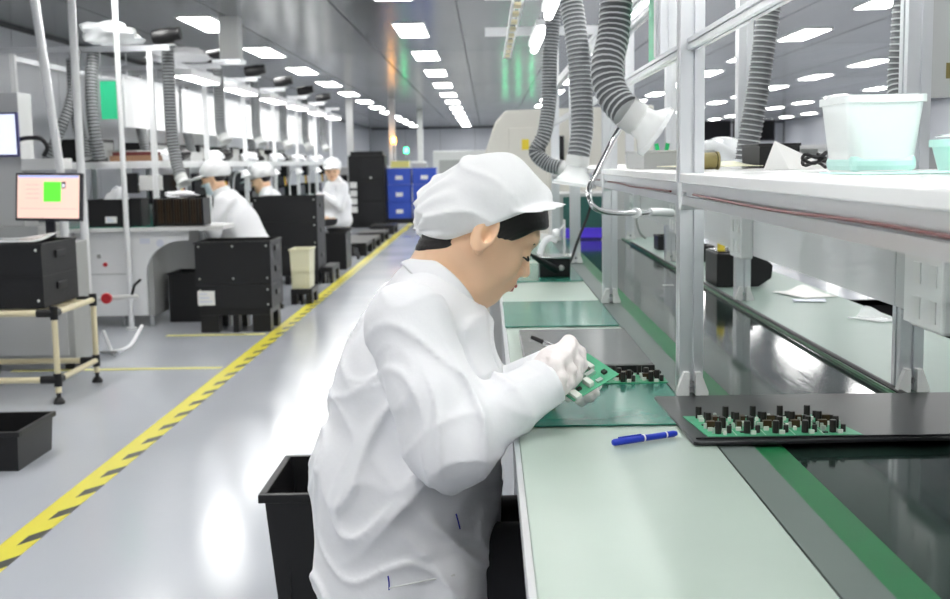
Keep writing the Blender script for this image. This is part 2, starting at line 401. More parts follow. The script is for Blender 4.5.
for x in (PXN, PXF):
    for a, b in zip(PY, PY[1:]): ext('shelf_rail', 'y', a+.0228, b-.0228, (x, ZR), poly=profile(.0205))
for a, b in zip(PY, PY[1:]):
    B(PXN-.024, PXF+.04, a+.024, b-.024, ZR+.0206, ZR+.038).build('shelf_board', 'white_gloss', G, world=True, bevel=.002)
    ext('mid_rail', 'y', a+.0228, b-.0228, (PXN, 1.46), poly=profile(.0105, .002, .004))
    ext('top_rail', 'y', a+.0228, b-.0228, (PXN, 1.66), poly=profile(.016, .003, .005))
    ext('top_rail', 'y', a+.0228, b-.0228, (PXF, 1.98))
    B(.770, .780, a-.022, b-.026, .965, ZR-.022).build('back_panel', 'panel_grey', G, world=True)
for y in PY:
    ext('cross_beam', 'x', .0, PXN-.0228, (y, 1.97)); ext('cross_beam', 'x', PXN+.0228, PXF-.0228, (y, 1.97))
    B(PXN-.026, PXN+.026, y-.028, y-.0227, ZR-.030, ZR+.022).build('joint_plate', 'white', G, world=True, bevel=.002)
    for dx in (-.012, .012): MB().lathe([(0, 0), (.007, 0), (.006, .006), (0, .006)], (PXN+dx, y-.0285, ZR-.004), (0, -1, 0), 8).build('bolt', 'chrome', G, world=True)
ext('hanger', 'z', 1.471, 1.95, (PXN, 2.50), poly=profile(.014, .003, .005))
ext('hanger', 'z', 1.471, 1.95, (PXN, 2.57), poly=profile(.014, .003, .005))
for k, y in enumerate((1.0, 2.45, 3.9, 5.3)):
    MB().tube(catmull([(PXN-.0225, y-.16+.3*i, ZR+.002*math.sin(i*2+k)) for i in range(5)], 4), .0022, 6).build('rail_cable', 'redbrown', G, world=True)
for y in (1.93, 3.42, 4.6, 5.9):
    s_ = B(.733, .7695, y-.075, y+.075, .955, 1.088).build('socket_box', 'white_gloss', G, world=True, bevel=.006)
    B(.745, .7695, y+.085, y+.13, .955, 1.088).build('socket_box', 'white_gloss', G, world=True)
    for dz in (-.03, .03):
        for dy in (-.035, .035):
            o = B(.7312, .7328, y+dy-.016, y+dy+.016, 1.02+dz-.018, 1.02+dz+.018).build('socket_face', 'offwhite', None); o.parent = s_; o.location = -Vector(G.location)
B(PXF+.025, PXF+.115, 2.27, 2.31, 1.36, 2.0).build('grey_column', 'grey_light', G, world=True)
o = B(PXF+.085, PXF+.106, 2.2685, 2.2698, 1.395, 1.425).build('column_label', 'olive', G, world=True)
# double tube lamps over the bench
def bench_lamp(x, y0, y1, z, label, group=None):
    L = thing('bench_lamp', label, 'lamp', (x, (y0+y1)/2, z), 0, group)
    B(x-.03, x+.03, y0, y1, z+.02, z+.05).build('housing', 'white', L, world=True, bevel=.004)
    MB().tube([(x, y0+.02, z), (x, y1-.02, z)], .019, 10).build('tube', 'tube', L, world=True, smooth=40)
    for y in (y0+.15, y1-.15): MB().tube([(x, y, z+.05), (x, y, 1.948)], .004, 6).build('hanger', 'alu', L, world=True)
for k, (a, b) in enumerate(((1.0, 2.1), (2.95, 3.75), (4.15, 5.0), (5.5, 6.5))):
    bench_lamp(.27, a, b, 1.86, ORD[3-k]+' tube lamp from the beige machine, above the pale worktop', 'tube lamps under the gantry')
for k, (a, b) in enumerate(((1.0, 2.1), (2.45, 3.1), (3.9, 5.0))):
    bench_lamp(.62, a, b, 1.86, ORD[2-k]+' tube lamp from the beige machine, above the dark belt', 'tube lamps above the belt')
for k, (a, b) in enumerate(zip(PY, PY[1:])):
    L = thing('shelf_lamp', ORD[3-k]+' slim tube lamp from the beige machine, tucked under the white shelf', 'lamp', (.45, (a+b)/2, 1.185), 0, 'tube lamps under the white shelf')
    B(.43, .47, a+.10, b-.10, 1.1935, 1.2045).build('housing', 'white', L, world=True); MB().tube([(.45, a+.12, 1.183), (.45, b-.12, 1.183)], .009, 8).build('tube', 'shelf_tube', L, world=True, smooth=40)
    for y in (a+.115, b-.115): B(.442, .458, y-.004, y+.004, 1.176, 1.193).build('socket', 'white', L, world=True)
sl = thing('slotted_rail', 'thin slotted pale metal rail hanging under the gantry ends', 'rail', (.125, 4.6, 1.84))
for dx in (-.018, .018): B(.125+dx-.004, .125+dx+.004, 4.4, 6.75, 1.84, 1.86).build('rail_side', 'alu', sl, world=True)
for k in range(9): B(.111, .139, 4.5+k*.27, 4.6+k*.27, 1.844, 1.856).build('rung', 'cream', sl, world=True)
for y in (5.15, 6.6): B(.119, .131, y-.004, y+.004, 1.8605, 1.947).build('hanger', 'alu', sl, world=True)
# green document sheets
for k, (x, y, z0, z1, w) in enumerate(((PXN, 2.66, 1.475, 1.86, .09), (PXN, 3.28, 1.43, 1.80, .03), (PXF, 3.05, 1.70, 1.92, .10))):
    gs = thing('document_sleeve', ['green document sleeve hanging beside the twin hanger bars', 'green document sleeve hanging behind the middle hose', 'green document sleeve at the back of the gantry'][k], 'document sleeve', (x, y, z0))
    B(x-.002, x+.002, y, y+w, z0, z1).build('sheet', 'green_card', gs, world=True)
    B(x-.004, x+.004, y-.002, y+w+.002, z1+.0005, z1+.012).build('clip_bar', 'offwhite', gs, world=True)
# corrugated hoses
def hose(pts, r, label, nozzle=True, pitch=.0145, nd=None, nl=.12, hm='clear', fl=1., name='fume_hose', group=None, n=14):
    L = thing(name, label, 'hose', tuple(pts[0]), 0, group)
    P = resample(catmull(pts, 24), pitch/4); rs = []; ms = []
    for i in range(len(P)):
        q = i % 4; rs.append(r*(1.0, 1.06, 1.0, .93)[q]); ms.append(1 if q == 1 else 0)
    MB().tube(P, rs, n, True, ms).build('hose_tube', ['hose', 'hose_light'], L, smooth=80, world=True)
    if nozzle:
        d = Vector(nd).normalized() if nd else (P[-1]-P[-5]).normalized(); e = P[-1]
        MB().lathe([(r*.9, -.005), (r*1.04, -.005), (r*1.04, .03), (r*.9, .03)], e, d, 18).build('collar', 'offwhite', L, smooth=40, world=True)
        MB().lathe([(r*.95, .03), (r*1.05, .05), (r*(1+.7*fl), .03+nl), (r*(1+.95*fl), .035+nl), (r*(1+.95*fl), .045+nl), (r*(1+.85*fl), .045+nl), (r*(1+.6*fl), .03+nl), (r*.95, .05)], e, d, 22).build('hood', hm, L, smooth=40, world=True)
    return L
def wp(px, py, y): return W(px, py, y)
hose([wp(618, -90, 2.75), wp(617, -20, 2.72), wp(614, 30, 2.7), wp(607, 70, 2.66), wp(614, 97, 2.63), wp(628, 113, 2.6)], .0365, 'thick grey corrugated fume hose with a clear flared hood, the largest hose', nd=(.80, .02, -.55), nl=.035, fl=.75)
hose([wp(560, -40, 3.95), wp(570, -2, 3.95), wp(577, 40, 3.92), wp(581, 90, 3.9), wp(582, 130, 3.88), wp(578, 158, 3.86)], .0375, 'long grey corrugated fume hose hanging straight down behind the largest hose', nd=(-.15, 0, -1), nl=.05)
hose([wp(553, -20, 5.32), wp(553, 18, 5.32), wp(550, 60, 5.32), wp(549, 100, 5.32), wp(544, 135, 5.3), wp(536, 152, 5.3), wp(548, 164, 5.28), wp(562, 168, 5.25)], .034, 'slim looking grey corrugated hose curling at its lower end before the beige machine', nd=(.9, -.2, -.45), nl=.05)
hose([wp(779, -60, 3.3), wp(772, -10, 3.3), wp(764, 45, 3.3), wp(757, 95, 3.3), wp(749, 140, 3.3), wp(746, 161, 3.3)], .031, 'pale grey corrugated hose passing behind the shelf posts', nozzle=False)
hose([wp(905, -60, 2.75), wp(904, -10, 2.75), wp(901, 40, 2.75), wp(898, 80, 2.75), wp(899, 130, 2.7), wp(903, 160, 2.7)], .024, 'thin corrugated hose half hidden behind the post by the mint bins', nozzle=False)
# bent metal arm under the largest hood
gn = thing('gooseneck_arm', 'bent chrome gooseneck arm curving from the hood to the shelf', 'gooseneck', tuple(wp(612, 142, 2.62)))
MB().tube(catmull([wp(625, 120, 2.62), wp(612, 142, 2.62), wp(597, 172, 2.6), wp(589, 190, 2.58), wp(593, 206, 2.55), wp(607, 212, 2.6), wp(632, 213, 2.8), wp(650, 212, 3.0)], 10), .0065, 10).build('bent_tube', 'chrome', gn, smooth=60, world=True)
c0 = wp(636, 213, 2.85); MB().lathe([(.006, -.012), (.013, -.012), (.013, .012), (.006, .012)], c0, wp(650, 212, 3.0)-wp(636, 213, 2.85), 12).build('tube_clip', 'white', gn, smooth=40, world=True)
MB().tube(catmull([wp(650, 212, 3.0), wp(662, 212, 3.02), wp(672, 213, 3.04)], 6), .011, 10).build('grip', 'white', gn, smooth=40, world=True)
pw_ = MB().tube(catmull([wp(636, 216, 2.86), wp(637, 224, 2.88), wp(640, 233, 2.95), wp(645, 238, 3.0)], 6), .003, 6).build('wire', 'grey_paint', gn, world=True)
# ================================================================== THINGS ON THE RIGHT LINE
def slab(name, label, cat, x0, x1, y0, y1, z0, z1, m, bevel=.001, group=None):
    o = B(x0, x1, y0, y1, z0, z1); return tag(o.build(name, m, None, bevel=bevel), label, cat, group)
ZT = HB+.0012
slab('rubber_mat', 'dark green mat under the hands of the person holding the board', 'mat', .055, .352, 1.915, 2.275, ZT, ZT+.003, 'green_mat')
slab('rubber_mat', 'green mat lying between the two bare worktop stretches beyond the person', 'mat', .042, .352, 3.10, 3.66, ZT, ZT+.003, 'green_mat')
slab('rubber_mat', 'green mat under the black soldering station', 'mat', .05, .352, 4.28, 5.05, ZT, ZT+.003, 'green_mat')
slab('rubber_mat', 'farthest green mat at the end of the worktop', 'mat', .05, .352, 5.25, 6.5, ZT, ZT+.003, 'green_mat')
tr = thing('plate', 'dark grey flat plate beyond the held circuit board', 'plate', (.2, 2.6, ZT))
B(.075, .348, 2.42, 2.95, ZT, ZT+.016).build('top_sheet', 'esd_grey', tr, world=True, bevel=.002)
B(.13, .348, 2.405, 2.4195, ZT, ZT+.016).build('front_lip', 'black', tr, world=True)
# circuit boards
cap_me = MB().lathe([(0, 0), (.0055, 0), (.0055, .0185), (.0048, .020), (0, .020)], n=8).mesh('capacitor', 40); cap_me.materials.append(MATS['component'])
cap2_me = MB().lathe([(0, 0), (.0042, 0), (.0042, .011), (.0036, .012), (0, .012)], n=8).mesh('capacitor', 40); cap2_me.materials.append(MATS['component'])
rel_me = B(-.007, .007, -.004, .004, 0, .012).mesh('relay'); rel_me.materials.append(MATS['brown_part'])
con_me = B(-.004, .004, -.0022, .0022, 0, .006).mesh('connector'); con_me.materials.append(MATS['chip_white'])
chip_me = B(-.004, .004, -.0025, .0025, 0, .002).mesh('chip'); chip_me.materials.append(MATS['component'])
tin_me = B(-.0022, .0022, -.0022, .0022, 0, .009).mesh('pin_block'); tin_me.materials.append(MATS['tin'])
def board_unit(par, ox, oy, z, w=.05, ys=1.):
    for (nm, me, x, y) in (('capacitor', cap_me, .008, .088), ('capacitor', cap2_me, .020, .083), ('relay', rel_me, .030, .062), ('capacitor', cap_me, .016, .056), ('capacitor', cap2_me, .042, .060), ('relay', rel_me, .014, .036),
                           ('capacitor', cap_me, .034, .030), ('capacitor', cap_me, .020, .010), ('capacitor', cap2_me, .040, .012), ('connector', con_me, .008, .070), ('connector', con_me, .034, .076), ('connector', con_me, .026, .045), ('chip', chip_me, .006, .050), ('connector', con_me, .008, .022),
                           ('pin_block', tin_me, .044, .040), ('pin_block', tin_me, .004, .034), ('chip', chip_me, .044, .088), ('connector', con_me, .030, .004)):
        link(nm, me, par, (ox+x*w/.05+random.uniform(-.001, .001), oy+y*ys, z), (0, 0, random.choice((0, 0, math.pi/2))))
bt = thing('esd_tray', 'wide black flat tray laid across the conveyor beside the blue pen', 'tray', (.58, 1.98, ZT))
MB().prism([(.318, 1.775), (.323, 1.77), (.86, 1.785), (.865, 1.795), (.865, 2.128), (.310, 2.132), (.306, 2.122)], ZT, ZT+.006, 'z').build('plate', 'esd', bt, world=True, bevel=.0015)
b = MB()
for (x0, x1, y0, y1) in ((.325, .862, 1.787, 1.791), (.86, .864, 1.795, 2.12)): b.box(x0, x1, y0+.003, y1+.003, ZT+.0061, ZT+.0085)
b.build('lip', 'black', bt, world=True)
pc = thing('circuit_board', 'green circuit board panel with rows of black capacitors on the wide tray', 'circuit board', (.346, 1.800, ZT+.0062), 0)
MB().prism([(.0, .0), (.246, .0), (.220, .148), (-.016, .148)], 0, .0016, 'z').build('board', 'pcb', pc)
for k in range(5): board_unit(pc, .002+k*.0460, .005, .0016, .045, 1.45)
for k in range(4): link('score_line', B(-.0005, .0005, 0, .142, 0, .0004).mesh('score_line') if k == 0 else bpy.data.objects['score_line'].data, pc, (.046+k*.0465, .003, .0017))
bpy.data.objects['score_line'].data.materials.append(MATS['chip_white'])
pc = thing('circuit_board', 'green circuit board strip with tall parts on the green mat before the grey plate', 'circuit board', (.188, 2.272, ZT+.0032), 0)
B(0, .168, 0, .100, 0, .0016).build('board', 'pcb', pc)
for k in range(3): board_unit(pc, .003+k*.0555, .001, .0016, .052)
for k in range(34):
    link(*random.choice((('chip', chip_me), ('pin_block', tin_me), ('connector', con_me))), bpy.data.objects['circuit_board'], (random.uniform(.004, .215), random.uniform(.008, .14), .0016), (0, 0, random.choice((0, math.pi/2))))
# pen
pa, pb = W(613, 446, 1.83), W(682, 437, 1.83); pa.z = pb.z = HB+.0068
d_ = (Vector((.300, 1.832, HB+.0072))-Vector((.190, 1.776, HB+.0072)))
pn = thing('pen', 'blue pen with white ring beside the black tray', 'pen', (.190, 1.776, HB+.0072))
Ln = d_.length
MB().lathe([(0, 0), (.004, .001), (.0055, .004), (.0058, .035), (.0058, .058), (0, .058)], (0, 0, 0), d_, 12).build('cap', 'pen_blue', pn, smooth=40)
MB().lathe([(.0059, .058), (.0061, .0585), (.0061, .0605), (.0059, .061)], (0, 0, 0), d_, 12).build('ring', 'white', pn, smooth=40)
MB().lathe([(0, .061), (.0052, .061), (.0054, Ln-.006), (.004, Ln), (0, Ln)], (0, 0, 0), d_, 12).build('barrel', 'pen_blue', pn, smooth=40)
MB().lathe([(.0053, Ln*.82), (.0057, Ln*.82+.001), (.0057, Ln*.82+.002), (.0053, Ln*.82+.003)], (0, 0, 0), d_, 12).build('ring', 'white', pn, smooth=40)
x_, y_, dd = basis(d_); MB().box(-.0012, .0012, .0056, .0076, .012, .055, Matrix((x_, y_, dd)).transposed()).build('pocket_clip', 'pen_blue', pn)
# soldering station on far mat
ss = thing('soldering_station', 'black soldering station with iron holder on the green mat by the post', 'soldering station', (.25, 4.5, ZT+.003))
B(.195, .315, 4.42, 4.56, ZT+.0032, ZT+.075).build('body', 'black', ss, world=True, bevel=.006)
B(.19, .32, 4.41, 4.57, ZT+.0755, ZT+.083).build('metal_tray', 'steel', ss, world=True, bevel=.002)
MB().lathe([(0, 0), (.012, 0), (.012, .002), (.008, .01), (0, .01)], (.28, 4.418, .84), (0, -1, 0), 10).build('knob', 'grey_paint', ss, smooth=40, world=True)
MB().tube(catmull([W(556, 270, 4.4), W(546, 264, 4.35), W(536, 258, 4.3), W(530, 254, 4.26)], 5), [.016, .016, .015, .015, .014, .014, .013, .013, .012, .011, .010, .009, .008, .006, .005, .004], 8).build('iron_handle', 'black', ss, smooth=60, world=True)
MB().tube(catmull([W(562, 266, 4.45), W(570, 262, 4.5), W(578, 240, 4.6), W(588, 215, 4.7), W(592, 200, 4.75)], 6), .006, 6).build('cord', 'black', ss, world=True)
b = MB().tube(catmull([(.20, 4.5, HB+.087), (.215, 4.5, HB+.13), (.24, 4.5, HB+.15), (.27, 4.5, HB+.14)], 5), .013, 10); b.build('iron_holder', 'white', ss, smooth=60, world=True)
MB().lathe([(0, 0), (.012, 0), (.018, .012), (.012, .026), (0, .03)], (.265, 4.49, HB+.158), n=10).build('sponge_ball', 'white', ss, smooth=60, world=True)
MB().tube([(.30, 4.54, HB+.085), (.30, 4.54, HB+.22)], .006, 6).build('holder_rod', 'offwhite', ss, world=True)
MB().tube([(.30, 4.54, HB+.20), (.265, 4.49, HB+.165)], .004, 6).build('holder_arm', 'offwhite', ss, world=True)
# screw handle resting on belt
sh = thing('hand_tool', 'small black power tool lying on the dark belt', 'tool', (.62, 4.35, HB-.009))
MB().tube([W(659, 288, 4.25), W(668, 292, 4.15), W(680, 296, 4.05)], [.014, .018, .016], 10).build('grip', 'black', sh, smooth=50, world=True)
q = W(680, 296, 4.1); MB().tube([q, q+Vector((.04, -.06, -.008))], .006, 8).build('bit', 'steel', sh, world=True)
q = W(668, 292, 4.2); B(q.x-.02, q.x+.02, q.y-.02, q.y+.02, HB-.0095, q.z-.012).build('stand', 'grey_paint', sh, world=True)
# black bin on far worktop with bits
def tote(name, label, cat, x0, x1, y0, y1, z0, z1, m='black_mesh', th=.008, rim=.012, rivets=0, label_plate=None, handles=0, group=None, seams=(), lid=False, taper=0., slots=0):
    L = thing(name, label, cat, ((x0+x1)/2, (y0+y1)/2, z0), 0, group)
    def cor(e, z, i=0): return [Vector((x0+e+i, y0+e+i, z)), Vector((x1-e-i, y0+e+i, z)), Vector((x1-e-i, y1-e-i, z)), Vector((x0+e+i, y1-e-i, z))]
    b = MB(); o_, i_ = cor(taper, z0)+cor(0, z1), cor(taper+th, z0+th)+cor(th, z1)
    vs = o_+i_
    fs = [(3, 2, 1, 0), (8, 9, 10, 11)]
    for k in range(4):
        n = (k+1) % 4; fs += [(k, n, 4+n, 4+k), (8+n, 8+k, 12+k, 12+n), (4+k, 4+n, 12+n, 12+k)]
    b._add(vs, fs); b.build('body', m, L, world=True)
    if rim:
        b = MB(); zt = z1+.001
        for q in ((x0-rim*.6, x1+rim*.6, y0-rim*.6, y0+th), (x0-rim*.6, x1+rim*.6, y1-th, y1+rim*.6), (x0-rim*.6, x0+th, y0+th, y1-th), (x1-th, x1+rim*.6, y0+th, y1-th)): b.box(*q, z1-rim, zt)
        b.build('rim', m, L, world=True, bevel=.002)
    for zs in seams:
        b = B(x0-.003, x1+.003, y0-.003, y0, zs-.003, zs+.003); b.box(x1, x1+.003, y0, y1, zs-.003, zs+.003); b.build('seam_strip', 'black', L, world=True)
    if rivets:
        for zz in (z0+.06*(z1-z0)+.02, z1-.035):
            for xx in ([x0+.03, x1-.03] if rivets == 1 else [x0+.03, (x0+x1)/2, x1-.03]):
                MB().lathe([(0, 0), (.008, 0), (.005, .004), (0, .005)], (xx, y0, zz), (0, -1, 0), 8).build('rivet', 'tin', L, world=True)
    if label_plate:
        a0, a1, b0, b1 = label_plate; lp = B(x0+a0, x0+a1, y0-.004, y0-.001, z0+b0, z0+b1).build('label_card', 'paper', L, world=True)
        for k in range(3):
            zz = z0+b0+(b1-b0)*(.2+.27*k); o = B(x0+a0+.012, x0+a1-.02*(k+1), y0-.0048, y0-.0041, zz, zz+.012).build('print_line', 'label_print', L, world=True); o.parent = lp
    for k in range(handles):
        zz = z0+(z1-z0)*(k+.6)/handles
        b = B(x1+.0005, x1+.012, (y0+y1)/2-.07, (y0+y1)/2+.07, zz-.02, zz+.02); b.build('handle', 'black', L, world=True, bevel=.004)
    if lid: B(x0+.0, x1, y0, y1, z1+.0015, z1+.012).build('lid', m, L, world=True, bevel=.003)
    return L
bb = thing('parts_bin', 'black wedge nosed parts bin on the back worktop behind the tall post', 'bin', (.88, 4.1, ZT))
MB().prism([(.795, ZT), (.94, ZT), (.985, ZT+.03), (.99, ZT+.075), (.945, ZT+.112), (.795, ZT+.119)], 4.0, 4.22, 'y').build('body', 'black', bb, world=True, bevel=.004)
B(.80, .93, 4.02, 4.20, ZT+.1195, ZT+.124).build('rim', 'black_gloss', bb, world=True)
yb = thing('glue_bottle', 'small yellow and white bottle standing on the black parts bin', 'bottle', (.825, 4.08, ZT+.124))
MB().lathe([(0, 0), (.014, 0), (.014, .03), (.008, .04), (.008, .05), (0, .05)], n=12).build('body', 'yellow', yb, smooth=40)
MB().lathe([(.0082, .041), (.011, .041), (.011, .056), (0, .058)], n=12).build('cap', 'white', yb, smooth=40)
wbt = thing('glue_bottle', 'small white bottle standing on the black parts bin', 'bottle', (.87, 4.10, ZT+.124))
MB().lathe([(0, 0), (.016, 0), (.016, .028), (.006, .036), (.006, .044), (0, .044)], n=12).build('body', 'white', wbt, smooth=40)
MB().lathe([(.0062, .037), (.009, .037), (.009, .05), (0, .051)], n=12).build('cap', 'offwhite', wbt, smooth=40)
def paper(name, label, cat, x, y, z, w, l, rz, m, lift=.02, th=.001):
    b = MB()
    def f(u, v): return (w*(u-.5), l*(v-.5), th+lift*(math.sin(u*3+v*2)**2)*u*v)
    b.grid(f, 8, 8); o = b.build(name, m, None, smooth=60); o.location = (x, y, z); o.rotation_euler = (0, 0, rz)
    s_ = o.modifiers.new('solid', 'SOLIDIFY'); s_.thickness = .0015; s_.offset = 1
    return tag(o, label, cat)
paper('paper_sheet', 'curled white sheet on the back worktop beside the black parts bin', 'paper', 1.03, 3.75, ZT, .12, .2, .3, 'paper', .02)
paper('paper_sheet', 'light blue paper slip on the back worktop under the socket panel', 'paper', 1.0, 3.58, ZT, .10, .06, -.2, 'label_print', .002)
paper('plastic_bag', 'crumpled clear bag on the back worktop below the grey panel', 'bag', 1.06, 3.15, ZT, .08, .12, .6, 'film', .03)
for k, (y, lb) in enumerate(((5.0, 'small dark box on the back worktop near the farthest posts'), (5.7, 'dark box at the far end of the back worktop'))):
    tote('parts_bin', lb, 'bin', .84, .98, y, y+.14, ZT, ZT+.07, 'black', rim=.006)
# things on the white shelf
ZS = ZR+.0385
def bin_(name, label, x0, x1, y0, y1, z0, z1, m, tp=.012):
    L = thing(name, label, 'bin', ((x0+x1)/2, (y0+y1)/2, z0))
    def ring(e, z, rr=.02):
        out = []
        for cx, cy, a0 in ((x1-e-rr, y1-e-rr, 0), (x0+e+rr, y1-e-rr, 90), (x0+e+rr, y0+e+rr, 180), (x1-e-rr, y0+e+rr, 270)):
            for k in range(5):
                a = math.radians(a0+k*22.5); out.append((cx+rr*math.cos(a), cy+rr*math.sin(a), z))
        return out
    prof = [ring(tp, z0), ring(0, z1-.012), ring(-.004, z1-.012), ring(-.004, z1), ring(.003, z1), ring(tp+.003, z0+.004)]
    b = MB(); vs = [v for r in prof for v in r]; n = 20
    fs = [(i*n+k, i*n+(k+1) % n, (i+1)*n+(k+1) % n, (i+1)*n+k) for i in range(5) for k in range(n)]+[tuple(range(n))[::-1], tuple(range(5*n, 6*n))]
    b._add(vs, fs); b.build('body', m, L, smooth=45, world=True)
    return L
bn = bin_('plastic_bin', 'large white and mint translucent plastic bin on the shelf', .570, .694, 1.84, 2.0, ZS, ZS+.122, 'mint_white', .012)
B(.5785, .6855, 1.8485, 1.9915, ZS+.0005, ZS+.028).build('mint_liner', 'mint', bn, world=True, bevel=.01)
B(.58, .62, 1.975, 1.996, ZS+.1225, ZS+.129).build('folded_corner', 'white', bn, world=True, bevel=.002)
bin_('plastic_bin', 'low mint plastic bin beside the large white bin', .712, .80, 1.70, 1.88, ZS, ZS+.05, 'mint', .008)
paper('plastic_bag', 'crumpled clear film bag lying in the low mint bin', 'bag', .758, 1.79, ZS+.051, .07, .14, .2, 'film', .06)
slab('shelf_mat', 'mint green sheet lying on the shelf in front of the bins', 'mat', .52, .70, 1.62, 1.82, ZS, ZS+.002, 'mint')
cl = thing('cable_coil', 'black cable coil on the shelf beside the large white bin', 'cable', (.625, 2.22, ZS))
MB().tube([(.625+.022*math.cos(a*.35), 2.22+.02*math.sin(a*.35), ZS+.006+.008*math.sin(a*.5)**2+.0006*a) for a in range(40)], .0035, 6).build('loop', 'black', cl, world=True)
def cone_paper(x, y, label):
    b = MB(); 
    vs = [(0, 0, .0), (.05, -.02, 0), (.16, .03, 0), (.1, .09, 0), (.028, .02, .062)]
    b._add(vs, [(0, 1, 4), (1, 2, 4), (2, 3, 4), (3, 0, 4), (3, 2, 1, 0)]); o = b.build('folded_paper', 'paper'); o.location = (x, y, ZS); return tag(o, label, 'paper')
cone_paper(.595, 2.5, 'pointed folded white paper standing up on the shelf')
paper('paper_stack', 'loose cream papers lying on the shelf by the white post', 'paper', .56, 2.95, ZS, .20, .3, .05, 'cream_bin', .012, .006)
jar = thing('solder_spool', 'olive brown spool lying on the shelf beside the nearest post', 'spool', (.50, 2.66, ZS+.021))
MB().lathe([(.006, -.03), (.021, -.03), (.021, -.025), (.016, -.025), (.016, .025), (.021, .025), (.021, .03), (.006, .03)], (0, 0, 0), (1, .1, 0), 18).build('reel', 'olive', jar, smooth=40)
MB().lathe([(.0162, -.024), (.0195, -.022), (.0195, .022), (.0162, .024)], (0, 0, 0), (1, .1, 0), 18).build('wire_winding', 'olive', jar, smooth=40)
tote('tool_tray', 'dark open tray on the shelf between the two white posts', 'tray', .43, .62, 3.18, 3.58, ZS, ZS+.05, 'grey_paint', rim=.006)
gb = thing('cutting_pliers', 'green handled pliers standing in the dark shelf tray', 'pliers', (.60, 3.25, ZS+.009))
for s in (-1, 1): MB().tube(catmull([(.49+s*.004, 3.25, ZS+.012), (.49+s*.010, 3.25, ZS+.04), (.49+s*.016, 3.25, ZS+.07)], 5), .006, 8).build('handle', 'green_bright', gb, smooth=50, world=True)
MB().tube([(.49, 3.25, ZS+.0095), (.49, 3.25, ZS+.03)], .008, 8).build('jaw', 'steel', gb, world=True)
tote('parts_bin', 'black small bin on the shelf behind the clear hood', 'bin', .68, .78, 2.9, 3.1, ZS, ZS+.06, 'black', rim=.006)
bag = thing('plastic_bag', 'puffed clear plastic bag on the shelf beside the far post', 'bag', (.70, 3.48, ZS))
g = Grid(seg(-.1, .006, .1), seg(-.14, .006, .14), seg(-.01, .006, .12)); D = g.ell((0, 0, .04), (.08, .11, .05))+.008*np.sin(g.X*60+g.Y*30)*np.sin(g.Z*70); D = smax(D, -(g.Z-.001), .004)
mkobj('film', g.mesh(D, 'film'), 'film', bag)
# end of the line
eu = thing('conveyor_end_unit', 'teal and grey machine hood closing the far end of the belt', 'machine', (.6, 6.9, 0))
B(.44, .70, 6.72, 6.75, .86, 1.04).build('teal_board', 'teal', eu, world=True)
B(.44, .70, 6.715, 6.75, .80, .858).build('purple_strip', 'purple', eu, world=True)
B(.38, .72, 6.755, 7.2, 0, 1.06).build('body', 'grey_light', eu, world=True, bevel=.006)
B(.73, 1.12, 6.72, 7.2, 0, 1.12).build('side_cabinet', 'grey_light', eu, world=True, bevel=.006)
B(-.0, .375, 6.75, 7.2, 0, .80).build('base', 'grey_light', eu, world=True, bevel=.006)
bm = thing('oven_machine', 'big beige machine with sloping hood beyond the hoses', 'machine', (.5, 8.0, 0))
MB().prism([(-.03, .06), (1.15, .06), (1.15, 1.62), (.13, 1.60), (.06, 1.52), (-.03, 1.27)], 8.0, 9.8, 'y').build('body', 'beige', bm, world=True, bevel=.015)
B(.15, .42, 7.985, 7.999, .9, 1.48).build('front_door', 'beige', bm, world=True, bevel=.004)
B(.24, .29, 7.981, 7.984, 1.33, 1.40).build('warning_label', 'yellow', bm, world=True)
for (a, b_) in ((.33, .40), (.45, .53), (.58, .70)): B(a, b_, 7.975, 7.984 if b_ < .41 else 7.999, 1.24, 1.42).build('window_pane', 'black_gloss', bm, world=True, bevel=.003)
B(.17, .19, 7.975, 7.984, 1.1, 1.25).build('door_handle', 'steel', bm, world=True, bevel=.003)
for x in (.05, 1.05):
    for y in (8.1, 9.7): MB().tube([(x, y, 0), (x, y, .059)], .03, 8).build('foot', 'black', bm, world=True)
# crates beyond the back worktop
for k in range(3): tote('storage_crate', ['black crate on the floor beyond the back worktop, closest to the wide tray', 'black crate on the floor beyond the back worktop, middle of three', 'black crate on the floor beyond the back worktop, farthest of three'][k], 'crate', 1.22, 1.75, 1.95+k*.68, 2.55+k*.68, 0, .76, 'black_mesh', rim=.02)
# far line with monitors on the right
fb = thing('storage_counter', 'long grey counter carrying black monitors in the right background', 'counter', (3.2, 12, 0))
B(2.4, 5.2, 12.0, 12.7, 1.33, 1.37).build('top_board', 'grey_light', fb, world=True)
for x in (2.45, 3.45, 4.3, 5.15): B(x-.03, x+.03, 12.02, 12.68, 0, 1.329).build('leg', 'grey_light', fb, world=True)
B(2.48, 5.12, 12.1, 12.66, .75, .78).build('shelf', 'grey_light', fb, world=True)
B(2.48, 5.12, 12.63, 12.66, .79, 1.328).build('back_board', 'panel_grey', fb, world=True)
def monitor(name, label, x, y, z, w, h, rz=0, tilt=0., screen='black_gloss', stand=.1, bez='bezel', group=None):
    L = thing(name, label, 'monitor', (x, y, z), rz, group); T = Matrix.Translation((0, 0, stand)) @ Matrix.Rotation(tilt, 4, 'X')
    MB().box(-w/2, w/2, 0, .035, 0, h, T).build('casing', bez, L, bevel=.004)
    s_ = MB().box(-w/2+.014, w/2-.014, -.002, -.0005, .016, h-.014, T).build('screen', screen, L)
    if stand > 0:
        B(-.03, .03, .02, .045, .012, stand+.08).build('stand', bez, L, bevel=.004); B(-.11, .11, -.04, .10, 0, .012).build('foot', bez, L, bevel=.004)
    return L, T
